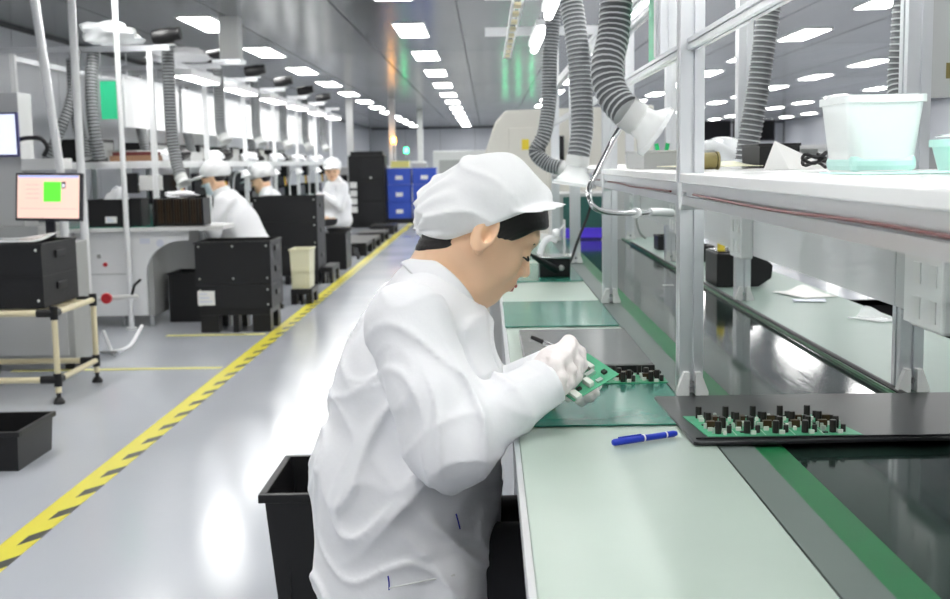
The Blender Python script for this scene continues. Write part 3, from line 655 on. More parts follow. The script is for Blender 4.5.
for k, x in enumerate((2.34, 2.80, 3.9)): monitor('monitor', ['switched off black monitor on the long grey counter, next to the thick post', 'switched off black monitor on the long grey counter, seen past the pale hose', 'switched off black monitor on the grey counter, standing apart from the other two'][k], x, 12.2, 1.37, .44, .22, stand=.05)
for k, (x, m, lb) in enumerate(((2.7, 'white', 'white carton on the shelf of the grey counter'), (3.15, 'cream_bin', 'cream carton on the shelf of the grey counter'), (3.7, 'brown_box', 'brown carton on the shelf of the grey counter'))):
    c_ = thing('carton', lb, 'box', (x, 12.3, .7805)); B(-.17, .17, -.12, .12, 0, .3).build('body', m, c_, bevel=.004); B(-.171, .171, -.025, .025, .3005, .302).build('tape', 'offwhite', c_)
# ================================================================== LEFT WORKSTATION LINE
LS = [9.25+1.75*k for k in range(7)]; LXN, LXF = -2.66, -3.75; LZ = .79
wbn = thing('workbench', 'white workstation bench with a curved end panel and green top', 'workbench', (-3.0, 9.0, 0))
MB().prism([(-4.1, 8.92), (-2.2, 8.92), (-2.08, 9.02), (-2.08, 9.4), (-2.3, 9.6), (-2.5, 9.7), (-2.5, 20.2), (-4.1, 20.2)], LZ-.03, LZ, 'z').build('worktop', 'offwhite', wbn, world=True)
MB().prism([(-4.1, 8.94), (-2.6, 8.94), (-2.6, 20.0), (-4.1, 20.0)], LZ+.0005, LZ+.006, 'z').build('green_top', 'green_mat', wbn, world=True)
B(-3.25, -2.84, 9.00, 9.04, .09, LZ-.031).build('end_panel', 'white', wbn, world=True, bevel=.004)
B(-3.25, -2.84, 8.995, 8.9995, .42, .425).build('panel_joint', 'grey_paint', wbn, world=True)
arc = [(-2.838, .09), (-2.70, .09), (-2.70, .42)]+[(-2.70+.30*(1-math.cos(a)), .42+.26*math.sin(a)) for a in [math.pi/2*k/8 for k in range(9)]]+[(-2.36, .68), (-2.36, LZ-.031), (-2.838, LZ-.031)]
MB().prism(arc, 9.00, 9.04, 'y').build('curved_bracket', 'white', wbn, world=True)
MB().lathe([(0, 0), (.03, 0), (.03, .002), (0, .002)], (-2.58, 8.9995, .66), (0, -1, 0), 14).build('round_sticker', 'label_print', wbn, world=True)
B(-2.74, -2.66, 8.997, 8.9995, .66, .70).build('sticker', 'label_print', wbn, world=True)
B(-2.70, -2.66, 9.05, 9.45, .08, LZ-.031).build('side_panel', 'grey_paint', wbn, world=True)
MB().lathe([(0, 0), (.018, 0), (.014, .02), (0, .022)], (-3.02, 8.9995, .50), (0, -1, 0), 10).build('red_button', 'red', wbn, world=True, smooth=40)
B(-3.08, -3.05, 8.992, 8.9995, .55, .58).build('switch', 'grey_paint', wbn, world=True)
for x in (-3.2, -2.9, -2.68): MB().tube([(x, 9.02, 0), (x, 9.02, .089)], .022, 8).build('foot', 'steel', wbn, world=True)
for y in LS[1:]:
    for x in (-2.75, -3.9): B(x-.02, x+.02, y-.02, y+.02, 0, LZ-.031).build('leg', 'alu', wbn, world=True)
B(-3.3, -3.27, 9.2, 19.9, .1, LZ-.031).build('centre_board', 'grey_paint', wbn, world=True)
gf = thing('overhead_rack', 'white overhead frame with shelves along the far workstations', 'frame', (-3.2, 9.25, LZ))
PW = profile(.021, .004, .006)
for y in LS:
    for x in (LXN, LXF): ext('post', 'z', LZ+.0065, 2.168, (x, y), 'white', gf, PW)
    ext('cross_beam', 'x', -3.85, -2.5, (y, 2.19), 'alu', gf, PW)
for a, b in zip(LS, LS[1:]):
    for x in (LXN, LXF):
        ext('shelf_rail', 'y', a+.0215, b-.0215, (x, 1.27), 'white', gf, PW)
        ext('top_rail', 'y', a+.0215, b-.0215, (x, 2.13), 'alu', gf, PW)
    B(LXF-.02, LXN+.02, a+.025, b-.025, 1.2915, 1.305).build('shelf_board', 'white', gf, world=True)
# near-end extra rails
ext('end_rail', 'x', LXF+.022, LXN-.022, (9.25, 1.27), 'white', gf, PW)
for k, (a, b) in enumerate(zip(LS, LS[1:])):
    m_ = (a+b)/2
    nth = ['first', 'second', 'third', 'fourth', 'fifth', 'sixth'][k]
    # lamp
    L = thing('station_lamp', nth+' white lamp box from the curved bench panel, under the workstation rack', 'lamp', (-2.48, m_, 1.99), 0, 'lamp boxes along the far workstations')
    B(-2.58, -2.42, a+.35, b-.35, 2.0, 2.06).build('housing', 'white', L, world=True, bevel=.005)
    B(-2.565, -2.435, a+.38, b-.38, 1.992, 1.9995).build('diffuser', 'tube', L, world=True)
    for y in (a+.5, b-.5): B(-2.6385, -2.5805, y-.01, y+.01, 2.06, 2.12).build('mount', 'alu', L, world=True)
    # black fan motor on top
    mo = thing('duct_coupler', nth+' black duct coupler from the curved bench panel, on top of the rack', 'duct coupler', (-2.56, a+.02, 2.2115), 0, 'black couplers on the workstation frame')
    MB().lathe([(0, 0), (.055, 0), (.06, .02), (.06, .15), (.05, .17), (.05, .22), (0, .22)], (-.07, 0, .061), (1, 0, .15), 14).build('barrel', 'black', mo, smooth=40)
    B(-.06, .10, -.02, .02, 0, .008).build('bracket', 'alu', mo)
    # hanging white boards
    for q in range(2):
        y0 = a+.06+q*.84
        wbd = thing('document_board', ORD[2*k+q]+' blank white board from the curved bench panel, hung in the rack', 'board', (-2.9, y0, 1.60), 0, 'white boards on the far workstation frame')
        B(-2.905, -2.895, y0, y0+.78, 1.58, 1.98).build('sheet', 'white', wbd, world=True)
        B(-2.91, -2.89, y0, y0+.78, 1.981, 1.995).build('top_bar', 'alu', wbd, world=True)
        for yy in (y0+.1, y0+.68): B(-2.903, -2.897, yy, yy+.006, 1.995, 2.168).build('hanger', 'alu', wbd, world=True)
    # hoses: near and far one per bay
    hose([(-2.57, a+.20, 2.2), (-2.57, a+.20, 2.0), (-2.575, a+.21, 1.75)]+([(-2.57, a+.21, 1.5), (-2.54, a+.19, 1.30), (-2.50, a+.15, 1.17)] if k == 0 else [(-2.575, a+.21, 1.68), (-2.565, a+.19, 1.60), (-2.54, a+.16, 1.54)]), .05, nth+' grey hose from the curved bench panel, hanging before the white boards', pitch=.026, nd=(.5, -.3, -.9), nl=.03, hm='offwhite', fl=.35, group='hoses in front of the white boards', n=10)
    hose([(-3.4, a+.35, 2.15), (-3.4, a+.35, 1.9), (-3.38, a+.33, 1.65), (-3.33, a+.28, 1.45), (-3.3, a+.25, 1.33)], .05, nth+' grey hose from the curved bench panel, hanging behind the white boards', pitch=.026, nozzle=False, group='hoses behind the white boards', n=10)
    ti = thing('test_instrument', nth+' dark test instrument from the curved bench panel, at the back of the rack shelf', 'instrument', (-3.5, a+.9, 1.306), 0, 'instruments on the rack shelf')
    B(-.16, .16, -.22, .22, 0, .20).build('body', 'black', ti, bevel=.006); B(.1605, .164, -.18, .18, .04, .17).build('front_plate', 'grey_paint', ti); MB().lathe([(0, 0), (.02, 0), (.018, .02), (0, .02)], (.1645, .1, .07), (1, 0, 0), 10).build('knob', 'black_gloss', ti)
    if k:
        mn, _t = monitor('monitor', nth+' dark monitor from the curved bench panel, at the back of the green worktop', -3.42, a+1.2, LZ+.0065, .46, .30, math.radians(70), 0, 'black_gloss', .08, group='monitors at the back of the green worktop')
    lr = thing('tool_holder', nth+' dark tool holder from the curved bench panel, hung under the rack shelf', 'tool holder', (-2.72, a+1.05, 1.02), 0, 'tool holders under the rack shelf')
    B(-.04, .04, -.10, .10, .08, .225).build('body', 'black', lr, bevel=.004); B(-.02, .02, -.02, .02, .2255, .248).build('clamp', 'alu', lr)
    for q in range(4): MB().tube([(.0, -.07+q*.046, .08), (.01, -.07+q*.046, -.04+.02*(q % 2))], .011, 6).build('tool', ['yellow', 'red', 'black', 'white'][q], lr)
    # shelf clutter
    def lump(name, label, cat, c, r, m, grp, seed):
        rn = random.Random(seed); L = thing(name, label, cat, (c[0], c[1], c[2]), rn.uniform(0, 3), grp); b = MB()
        def f(u, v):
            th, ph = u*2*math.pi, v*math.pi; k_ = 1+.22*math.sin(3*th+seed)*math.sin(2*ph)+.15*math.sin(5*ph+2*th+seed)
            return (r[0]*k_*math.cos(th)*math.sin(ph), r[1]*k_*math.sin(th)*math.sin(ph), max(0, r[2]*(1-math.cos(ph)*k_)))
        b.grid(f, 18, 10).build('body', m, L, smooth=50)
        MB().tube(catmull([(-r[0]*.5, 0, r[2]*1.75), (0, .01, r[2]*2.15), (r[0]*.5, 0, r[2]*1.75)], 4), .008, 6).build('tied_neck', m, L, smooth=60)
        return L
    lump('wrapped_bundle', nth+' white bundle from the curved bench panel, on the rack shelf', 'bundle', (-2.78, a+.8, 1.306), (.09, .12, .05), 'white_fabric', 'white bundles on the workstation shelf', k)
    lump('wrapped_bundle', nth+' dark bundle from the curved bench panel, on the rack shelf', 'bundle', (-2.85, a+1.35, 1.306), (.08, .13, .06), 'black', 'dark bundles on the workstation shelf', k+9)
    tote('parts_bin', nth+' grey parts bin from the curved bench panel, on the rack shelf', 'bin', -3.2, -2.95, a+.5, a+1.0, 1.306, 1.40, 'grey_paint', rim=.006, group='bins on the workstation shelf')
    if k > 0:
        tote('parts_bin', ORD[k-1]+' black parts bin past the masked worker on the green worktop', 'bin', -3.05, -2.72, a+.55, a+.95, LZ+.0065, LZ+.17, 'black', rim=.008, group='black bins on the far green worktop')
        ms = thing('inspection_lamp', ORD[k-1]+' white bent inspection lamp past the masked worker on the green worktop', 'lamp', (-2.7, a+1.25, LZ+.0065), 0, 'inspection lamps on the far green worktop')
        MB().lathe([(0, 0), (.06, 0), (.06, .015), (.015, .02), (0, .02)], n=12).build('base', 'white', ms, smooth=40)
        MB().tube(catmull([(0, 0, .02), (0, 0, .25), (.03, 0, .38), (.12, 0, .40)], 5), .012, 8).build('arm', 'white', ms, smooth=50)
        MB().lathe([(0, 0), (.03, 0), (.06, .07), (.05, .07), (0, .01)], (.12, 0, .41), (.3, 0, -1), 12).build('shade', 'white', ms, smooth=40)
# near-bay things
cd = thing('document_sleeve', 'bright green sheet hung under the end beam of the far workstations', 'document sleeve', (-2.98, 9.22, 1.66))
B(-3.06, -2.90, 9.222, 9.226, 1.64, 1.94).build('sheet', 'green_card', cd, world=True); B(-3.07, -2.89, 9.219, 9.227, 1.9405, 1.955).build('clip_bar', 'alu', cd, world=True)
for x in (-3.05, -2.91): B(x-.004, x+.004, 9.2305, 9.2345, 1.95, 2.168).build('hanger', 'alu', cd, world=True)
lump('plastic_bag', 'large crumpled white plastic bag lying on top of the end beam', 'bag', (-2.96, 9.25, 2.212), (.24, .16, .09), 'film', None, 3)
lump('plastic_bag', 'white bag tucked beside the black coupler on top of the frame', 'bag', (-2.66, 10.1, 2.152), (.10, .26, .06), 'white_fabric', None, 5)
hose([(-3.12, 9.3, 2.2), (-3.12, 9.2, 1.9), (-3.10, 9.15, 1.6), (-3.08, 9.17, 1.32)], .05, 'grey corrugated hose below the bright green sheet', pitch=.026, nozzle=False, n=10)
hose([(-3.22, 9.17, 2.18), (-3.24, 9.12, 1.85), (-3.32, 9.07, 1.6), (-3.46, 9.05, 1.30)], .042, 'pale corrugated hose slanting past the leaning conduit', pitch=.026, nozzle=False, n=10)
col = thing('service_column', 'pale square service column rising from the workstation frame to the ceiling', 'column', (-2.38, 11.0, 2.1))
B(-2.48, -2.30, 10.91, 11.09, 2.2465, HC-.001).build('shaft', 'offwhite', col, world=True, bevel=.004); B(-2.55, -2.28, 10.88, 11.12, 2.2115, 2.246).build('base_plate', 'alu', col, world=True)
rk = thing('board_rack', 'dark brown rack of upright circuit boards on the near end of the workbench', 'rack', (-2.55, 9.12, LZ+.006))
B(-2.62, -2.22, 8.97, 9.20, LZ+.0065, LZ+.02).build('base', 'black', rk, world=True)
for x in (-2.62, -2.235): B(x, x+.015, 8.97, 9.20, LZ+.0205, LZ+.22).build('side', 'black', rk, world=True)
bmx = B(-.004, .004, -.10, .10, 0, .19).mesh('board_card'); bmx.materials.append(MATS['brown_part'])
bmy = B(-.004, .004, -.10, .10, 0, .195).mesh('board_card'); bmy.materials.append(MATS['component'])
for k in range(17): link('board_card', bmx if k % 3 else bmy, rk, (-.045+k*.0215, -.035, .0155))
lump('wrapped_bundle', 'white crumpled wrap lying on the dark board rack', 'bundle', (-2.42, 9.09, LZ+.222), (.13, .07, .025), 'white_fabric', None, 21)
tote('storage_crate', 'black crate with white card on the near end of the workbench', 'crate', -3.12, -2.71, 8.97, 9.21, LZ+.0065, LZ+.22, 'black', rim=.01, label_plate=(.13, .22, .03, .08))
lump('wrapped_bundle', 'white crumpled wrap heaped in the black crate on the workbench', 'bundle', (-2.92, 9.09, LZ+.0160), (.11, .07, .14), 'white_fabric', None, 23)
bx = thing('flat_box', 'brown flat box lying on the shelf above the black crate', 'box', (-2.86, 9.42, 1.306))
B(-.18, .18, -.12, .12, 0, .045).build('lower_box', 'brown_box', bx, bevel=.004); B(-.16, .17, -.11, .11, .0455, .075).build('upper_box', 'redbrown', bx, bevel=.004)
mb = thing('control_module', 'small black control box hung under the workstation shelf', 'control box', (-2.86, 9.25, 1.05))
B(-.06, .06, -.03, .03, 0, .16).build('body', 'black', mb, bevel=.004); B(.07, .25, -.02, .02, .02, .14).build('panel', 'offwhite', mb, bevel=.003); B(-.01, .01, -.01, .01, .1605, .198).build('bracket', 'alu', mb); B(.0605, .0695, -.01, .01, .06, .08).build('bridge', 'alu', mb)
tote('storage_crate', 'dark crate pushed under the curved end of the workbench', 'crate', -2.60, -2.25, 9.25, 9.62, 0, .40, 'black', rim=.012)
# poles
def pole(label, a, b, r, m='white', cat='pole', name='air_pipe', extra=None):
    L = thing(name, label, cat, tuple(a)); MB().tube([a, b], r, 10).build('pipe', m, L, smooth=40, world=True)
    MB().lathe([(r, 0), (r*2, 0), (r*2, .015), (r, .015)], a, Vector(b)-Vector(a), 12).build('flange', m, L, smooth=40, world=True); return L
pole('white pipe from floor to ceiling beside the red valve', (-2.80, 7.95, 0), (-2.80, 7.95, HC-.001), .027)
pole('white pipe from floor to ceiling in front of the curved bench panel', (-2.80, 8.88, 0), (-2.80, 8.88, HC-.001), .021)
p0, p1 = W(61, 175, 8.2), W(34, -4, 8.0)
cdp = thing('conduit', 'leaning white conduit pole rising above the lit monitor to the ceiling', 'pole', (p0.x, p0.y, 0))
pt = p1+(p1-p0)*((HC-.001-p1.z)/(p1-p0).z) if abs((p1-p0).z) > .1 else p1
MB().tube([(p0.x+.01, p0.y, .0), p0, pt], .030, 10).build('pipe', 'white', cdp, smooth=40, world=True)
MB().lathe([(.03, 0), (.05, 0), (.05, .015), (.03, .015)], (p0.x+.01, p0.y, .0), (0, 0, 1), 12).build('flange', 'white', cdp, smooth=40, world=True)
vl = thing('air_valve', 'red knobbed valve with white hose at the foot of the white pipe', 'valve', (-2.72, 7.94, .36))
MB().tube([(-2.725, 7.94, .35), (-2.45, 7.96, .36)], .017, 8).build('branch_pipe', 'offwhite', vl, world=True)
MB().lathe([(0, 0), (.035, 0), (.04, .012), (.035, .03), (0, .03)], (-2.66, 7.92, .355), (.1, -1, 0), 12).build('knob', 'red', vl, world=True, smooth=40)
MB().tube([(-2.5, 7.96, .36), (-2.47, 7.94, .44), (-2.42, 7.92, .48)], .01, 6).build('lever', 'black', vl, world=True)
MB().tube(catmull([(-2.7, 7.93, .12), (-2.60, 7.75, .03), (-2.55, 7.65, .02), (-2.45, 7.7, .05), (-2.42, 7.9, .16)], 6), .013, 8).build('hose_end', 'white', vl, world=True, smooth=60)
MB().tube([(-2.62, 7.62, .018), (-2.50, 7.6, .018)], .015, 8).build('coupling', 'steel', vl, world=True); MB().tube([(-2.56, 7.62, .018), (-2.49, 7.50, .018)], .012, 8).build('coupling_arm', 'steel', vl, world=True)
# grey cabinets and monitors at the left edge
gc = thing('metal_cabinet', 'grey metal cabinet behind the cream pipe trolley', 'cabinet', (-2.9, 7.2, 0))
B(-3.25, -2.58, 7.05, 7.36, .05, .80).build('body', 'grey_paint', gc, world=True, bevel=.006)
B(-3.20, -2.62, 7.038, 7.0495, .10, .74).build('door', 'grey_light', gc, world=True, bevel=.003); B(-2.70, -2.66, 7.03, 7.0375, .38, .47).build('handle', 'grey_paint', gc, world=True, bevel=.003)
for x in (-3.2, -2.64): B(x-.03, x+.03, 7.1, 7.33, 0, .0495).build('foot', 'black', gc, world=True)
ma, T = monitor('monitor', 'lit monitor with pink screen and bright green square', -2.765, 7.2, .801, .44, .30, math.radians(-7), math.radians(-6), 'screen_pink', .13)
ma.rotation_euler[1] = math.radians(1.2)
MB().box(-.2, .2, -.0032, -.0022, .272, .284, T).build('title_bar', 'screen_bar', ma)
MB().box(-.03, .085, -.0032, -.0022, .12, .245, T).build('green_square', 'screen_green', ma)
MB().box(.085+.005, .115, -.0032, -.0022, .205, .245, T).build('thumbnail', 'screen_dark', ma); MB().box(.095, .11, -.0042, -.0033, .212, .232, T).build('thumbnail_spot', 'screen_white', ma)
for k in range(4): MB().box(-.15, -.06, -.0032, -.0022, .14+k*.028, .143+k*.028, T).build('menu_line', 'beige', ma)
MB().box(-.19, .19, -.0032, -.0022, .075, .078, T).build('menu_line', 'beige', ma)
cl2 = thing('equipment_column', 'grey beige equipment column at the left wall carrying a portrait screen', 'machine', (-3.6, 8.4, 0))
B(-3.95, -3.22, 8.2, 8.7, 0, .85).build('base', 'grey_paint', cl2, world=True, bevel=.006); B(-3.95, -3.33, 8.25, 8.5, .8505, 1.80).build('column', 'grey_light', cl2, world=True, bevel=.006)
B(-3.3295, -3.09, 8.24, 8.6, 1.25, 1.33).build('ledge', 'offwhite', cl2, world=True, bevel=.004)
pm2, T2 = monitor('monitor', 'portrait screen with white page at the left wall', -3.43, 8.13, 1.345, .27, .31, 0, 0, 'screen_white', 0, 'bezel_blue')
MB().tube(catmull([(.12, .05, .12), (.20, .03, .13), (.29, .02, .12), (.33, .02, .06), (.30, .02, .0)], 6), .016, 8).build('cable_arm', 'black', pm2, smooth=60)
B(-.02, .02, .0355, .115, .1, .2).build('mount', 'grey_paint', pm2)
# cream pipe trolley
tl = thing('pipe_trolley', 'cream lean pipe trolley with black joints carrying a black crate', 'trolley', (-2.6, 6.4, 0))
TX0, TX1, TY0, TY1, TZ = -3.02, -2.32, 6.05, 6.66, .49
for x in (TX0, TX1):
    for y in (TY0, TY1):
        MB().tube([(x, y, .06), (x, y, TZ+.02)], .0165, 10).build('upright', 'cream', tl, smooth=40, world=True)
        for z in (.13, TZ): MB().tube([(x, y, z-.035), (x, y, z+.035)], .022, 10).build('joint', 'black', tl, smooth=40, world=True)
        MB().lathe([(0, 0), (.03, 0), (.032, .012), (.02, .03), (.012, .035), (.012, .062), (0, .062)], (x, y, 0), n=12).build('foot', 'black', tl, smooth=40, world=True)
for z in (.13, TZ):
    for y in (TY0, TY1): MB().tube([(TX0, y, z), (TX1, y, z)], .0165, 10).build('bar', 'cream', tl, smooth=40, world=True); MB().tube([(TX1-.09, y, z), (TX1-.0, y, z)], .022, 10).build('joint', 'black', tl, smooth=40, world=True)
    for x in (TX0, TX1): MB().tube([(x, TY0, z), (x, TY1, z)], .0165, 10).build('bar', 'cream', tl, smooth=40, world=True); MB().tube([(x, TY0, z), (x, TY0+.06, z)], .022, 10).build('joint', 'black', tl, smooth=40, world=True)
for k in range(3): MB().tube([(TX0, TY0+.16*(k+1), TZ), (TX1, TY0+.16*(k+1), TZ)], .0165, 8).build('bar', 'cream', tl, smooth=40, world=True)
tote('storage_crate', 'large black riveted crate standing on the cream pipe trolley', 'crate', -2.98, -2.38, 6.08, 6.60, TZ+.023, TZ+.37, 'black_mesh', rim=.012, rivets=2, handles=2, seams=(TZ+.19,))
paper('plastic_bag', 'shiny clear film lying over the crate on the trolley', 'bag', -2.68, 6.38, TZ+.3725, .45, .40, 0, 'film', .03)
tote('storage_crate', 'open black crate on the bare floor in front of the cream trolley', 'crate', -2.5, -1.97, 4.66, 5.05, 0, .17, 'black', rim=.02, taper=.01)
# ------------------------------------------------------------------ stacks along the tape
def pallet(label, x0, x1, y0, y1, h=.16, group=None):
    L = thing('pallet', label, 'pallet', ((x0+x1)/2, (y0+y1)/2, 0), 0, group)
    B(x0, x1, y0, y1, h-.05, h).build('deck', 'black', L, world=True, bevel=.004)
    w = (x1-x0)
    for fx in (0, .5, 1):
        cx = x0+w*(.14+.36*2*fx) if False else x0+w*(.13, .5, .87)[int(fx*2)]
        for cy in (y0+.06, y1-.06): B(cx-w*(.13 if fx != .5 else .04), cx+w*(.13 if fx != .5 else .04), cy-.055, cy+.055, 0, h-.0505).build('block', 'black', L, world=True)
    return L
pallet('black pallet under the first box stack beside the table worker', -2.19, -1.66, 8.62, 9.05, .18)
tote('storage_crate', 'shallow black box with white label card, lower of the first stack', 'crate', -2.21, -1.64, 8.60, 9.07, .181, .36, 'black_mesh', rim=0, rivets=1, label_plate=(.01, .14, .03, .14), lid=True, handles=1)
tote('storage_crate', 'open black riveted box, upper of the first stack', 'crate', -2.21, -1.64, 8.60, 9.07, .373, .69, 'black_mesh', rim=.014, rivets=2, handles=2)
pallet('small black pallet under the cream bin', -1.79, -1.60, 10.3, 10.7, .14)
cb_ = tote('cream_bin', 'narrow cream plastic bin on a small black pallet', 'bin', -1.79, -1.61, 10.3, 10.62, .141, .50, 'cream_bin', rim=.014, taper=.012)
B(-1.76, -1.64, 10.292, 10.2995, .30, .33).build('ridge', 'cream_bin', cb_, world=True); B(-1.75, -1.65, 10.298, 10.305, .18, .27).build('front_panel', 'cream_bin', cb_, world=True)
pallet('black pallet beneath the tallest box stack', -2.45, -1.80, 12.05, 12.6, .14)
for k in range(3): tote('storage_crate', ['bottom black box of the tallest stack in front of the second worker', 'middle black box of the tallest stack in front of the second worker', 'top black box of the tallest stack in front of the second worker'][k], 'crate', -2.46, -1.79, 12.03, 12.62, .141+k*.266, .395+k*.266, 'black_mesh', rim=0 if k < 2 else .012, rivets=1 if k else 0, handles=1, lid=k < 2)
pallet('low black pallet beside the tallest stack', -1.78, -1.66, 12.15, 12.75, .17)
tote('storage_crate', 'black bin by the tape below the standing looking worker', 'crate', -1.98, -1.70, 13.7, 14.2, .0, .44, 'black', rim=.012)
for k, (x0, x1, y, h) in enumerate(((-2.05, -1.67, 15.7, .18), (-2.1, -1.67, 16.9, .16), (-2.1, -1.67, 18.4, .16), (-2.1, -1.67, 20.4, .16))): pallet(ORD[k]+' empty black pallet beyond the black bin along the striped tape', x0, x1, y, y+.9, h, 'black pallets along the tape')
tc_ = thing('storage_rack', 'tall black cabinet beside the blue crates', 'cabinet', (-2.38, 23.0, 0))
B(-2.74, -2.02, 22.8, 23.4, 0, 1.42).build('body', 'black', tc_, world=True, bevel=.01); B(-2.70, -2.06, 22.85, 23.3, 1.4205, 1.5).build('cap', 'black', tc_, world=True, bevel=.01)
for k in range(3): B(-2.52, -2.06, 22.785, 22.7995, .1+k*.43, .48+k*.43).build('door', 'black_mesh', tc_, world=True, bevel=.006)
MB().lathe([(0, 0), (.02, 0), (.02, .004), (0, .004)], (-2.30, 22.784, .98), (0, -1, 0), 8).build('lock', 'tin', tc_, world=True)
for k in range(4): B(-2.72, -2.58, 22.785, 22.799, .30+k*.16, .42+k*.16).build('label_card', 'paper', tc_, world=True)
dl = thing('dolly', 'black wheeled dolly under the blue crates', 'dolly', (-1.55, 23.2, 0)); B(-2.01, -1.01, 22.95, 23.5, .06, .16).build('deck', 'black', dl, world=True)
for x in (-1.9, -1.15):
    for y in (23.05, 23.4): MB().lathe([(0, -.015), (.03, -.015), (.03, .015), (0, .015)], (x, y, .03), (1, 0, 0), 10).build('wheel', 'black', dl, world=True)
for c_ in range(2):
    for r_ in range(3):
        x0 = -2.0+c_*.505; z0 = .161+r_*.335
        L = tote('plastic_crate', 'blue plastic crate with white card, '+['bottom', 'middle', 'top'][r_]+' of the column '+['next to the tall black cabinet', 'away from the tall black cabinet'][c_], 'crate', x0, x0+.475, 23.0, 23.4, z0, z0+.325, 'blue_crate', rim=.02, taper=.008)
        B(x0+.17, x0+.31, 22.995-.004, 22.999-.004, z0+.10, z0+.18).build('label_card', 'paper', L, world=True)
        for dx in (.03, .43): B(x0+dx, x0+dx+.015, 22.992, 23.0, z0+.02, z0+.29).build('rib', 'blue_crate', L, world=True)
tote('parts_bin', 'yellow green bin on top of the blue crates', 'bin', -1.92, -1.56, 23.05, 23.35, 1.168, 1.30, 'yellow_pale', rim=.012)
tote('parts_bin', 'grey bin behind the yellow green bin', 'bin', -1.50, -1.2, 23.05, 23.35, 1.168, 1.24, 'grey_light', rim=.012)
# far machines and signal towers
def far_machine(label, x0, x1, y, h, m='offwhite', towers=()):
    L = thing('far_machine', label, 'machine', ((x0+x1)/2, y, 0)); B(x0, x1, y, y+1.4, .08, h).build('body', m, L, world=True, bevel=.03)
    B(x0+.1, x1-.1, y-.012, y-.001, .3, h*.5).build('door', 'grey_light', L, world=True, bevel=.006); B(x0+.15, x0+(x1-x0)*.6, y-.012, y-.001, h*.58, h*.85).build('window_pane', 'black_gloss' if m != 'offwhite' else 'grey_paint', L, world=True, bevel=.006)
    B(x1-.3, x1-.15, y-.02, y-.001, h*.6, h*.75).build('control_panel', 'black', L, world=True)
    for x in (x0+.1, x1-.1): B(x-.05, x+.05, y+.1, y+1.3, 0, .0795).build('foot', 'black', L, world=True)
    return L
def tower(label, x, y, z0, z1, m):
    L = thing('signal_tower', label, 'signal light', (x, y, z0)); MB().tube([(x, y, z0), (x, y, z1-.12)], .02, 8).build('pole', 'steel', L, world=True)
    MB().lathe([(0, 0), (.05, 0), (.05, .11), (.04, .13), (0, .13)], (x, y, z1-.12), n=12).build('lamp', m, L, world=True, smooth=40); MB().lathe([(.02, 0), (.055, 0), (.055, .01), (.02, .01)], (x, y, z1-.132), n=12).build('collar', 'black', L, world=True)
far_machine('white machine far down the aisle beyond the blue crates', -1.35, .1, 29.0, 1.55)
far_machine('grey machine far behind the tall black cabinet', -3.6, -2.2, 25.5, 1.2, 'grey_light')
far_machine('low white machine far behind the yellow green bin', -2.1, -1.5, 27.5, 1.30)
far_machine('white machine standing far behind the beige oven machine', .35, 1.8, 30.0, 1.45)
far_machine('pale machine at the far end near the back wall', -.9, .6, 36.0, 1.5, 'grey_light')
tower('amber signal light on a pole over the grey machine', -2.0, 24.9, 1.2 if False else 0, 1.80, 'amber_lamp')
tower('green signal light on the low white machine', -1.95, 28.0, 1.302, 1.62, 'green_lamp')
tower('green signal light on the far white machine, first of a row', .5, 30.4, 1.452, 1.70, 'green_lamp')
tower('green signal light on the far white machine, middle of a row', .85, 30.4, 1.452, 1.70, 'green_lamp')
tower('green signal light on the far white machine, last of a row', 1.2, 30.4, 1.452, 1.70, 'green_lamp')
for k, (x, y, lb) in enumerate(((-2.85, 24.2, 'slim grey column reaching the ceiling behind the tall black cabinet'), (-2.05, 25.2, 'pale column reaching the ceiling behind the amber light'), (-1.75, 30.5, 'farthest slim column reaching the ceiling'))):
    c_ = thing('support_column', lb, 'column', (x, y, 0)); B(-.07, .07, -.07, .07, .02, HC-.001).build('shaft', ('grey_light', 'offwhite', 'offwhite')[k], c_, bevel=.006); B(-.12, .12, -.12, .12, 0, .0195).build('base_plate', 'grey_paint', c_)
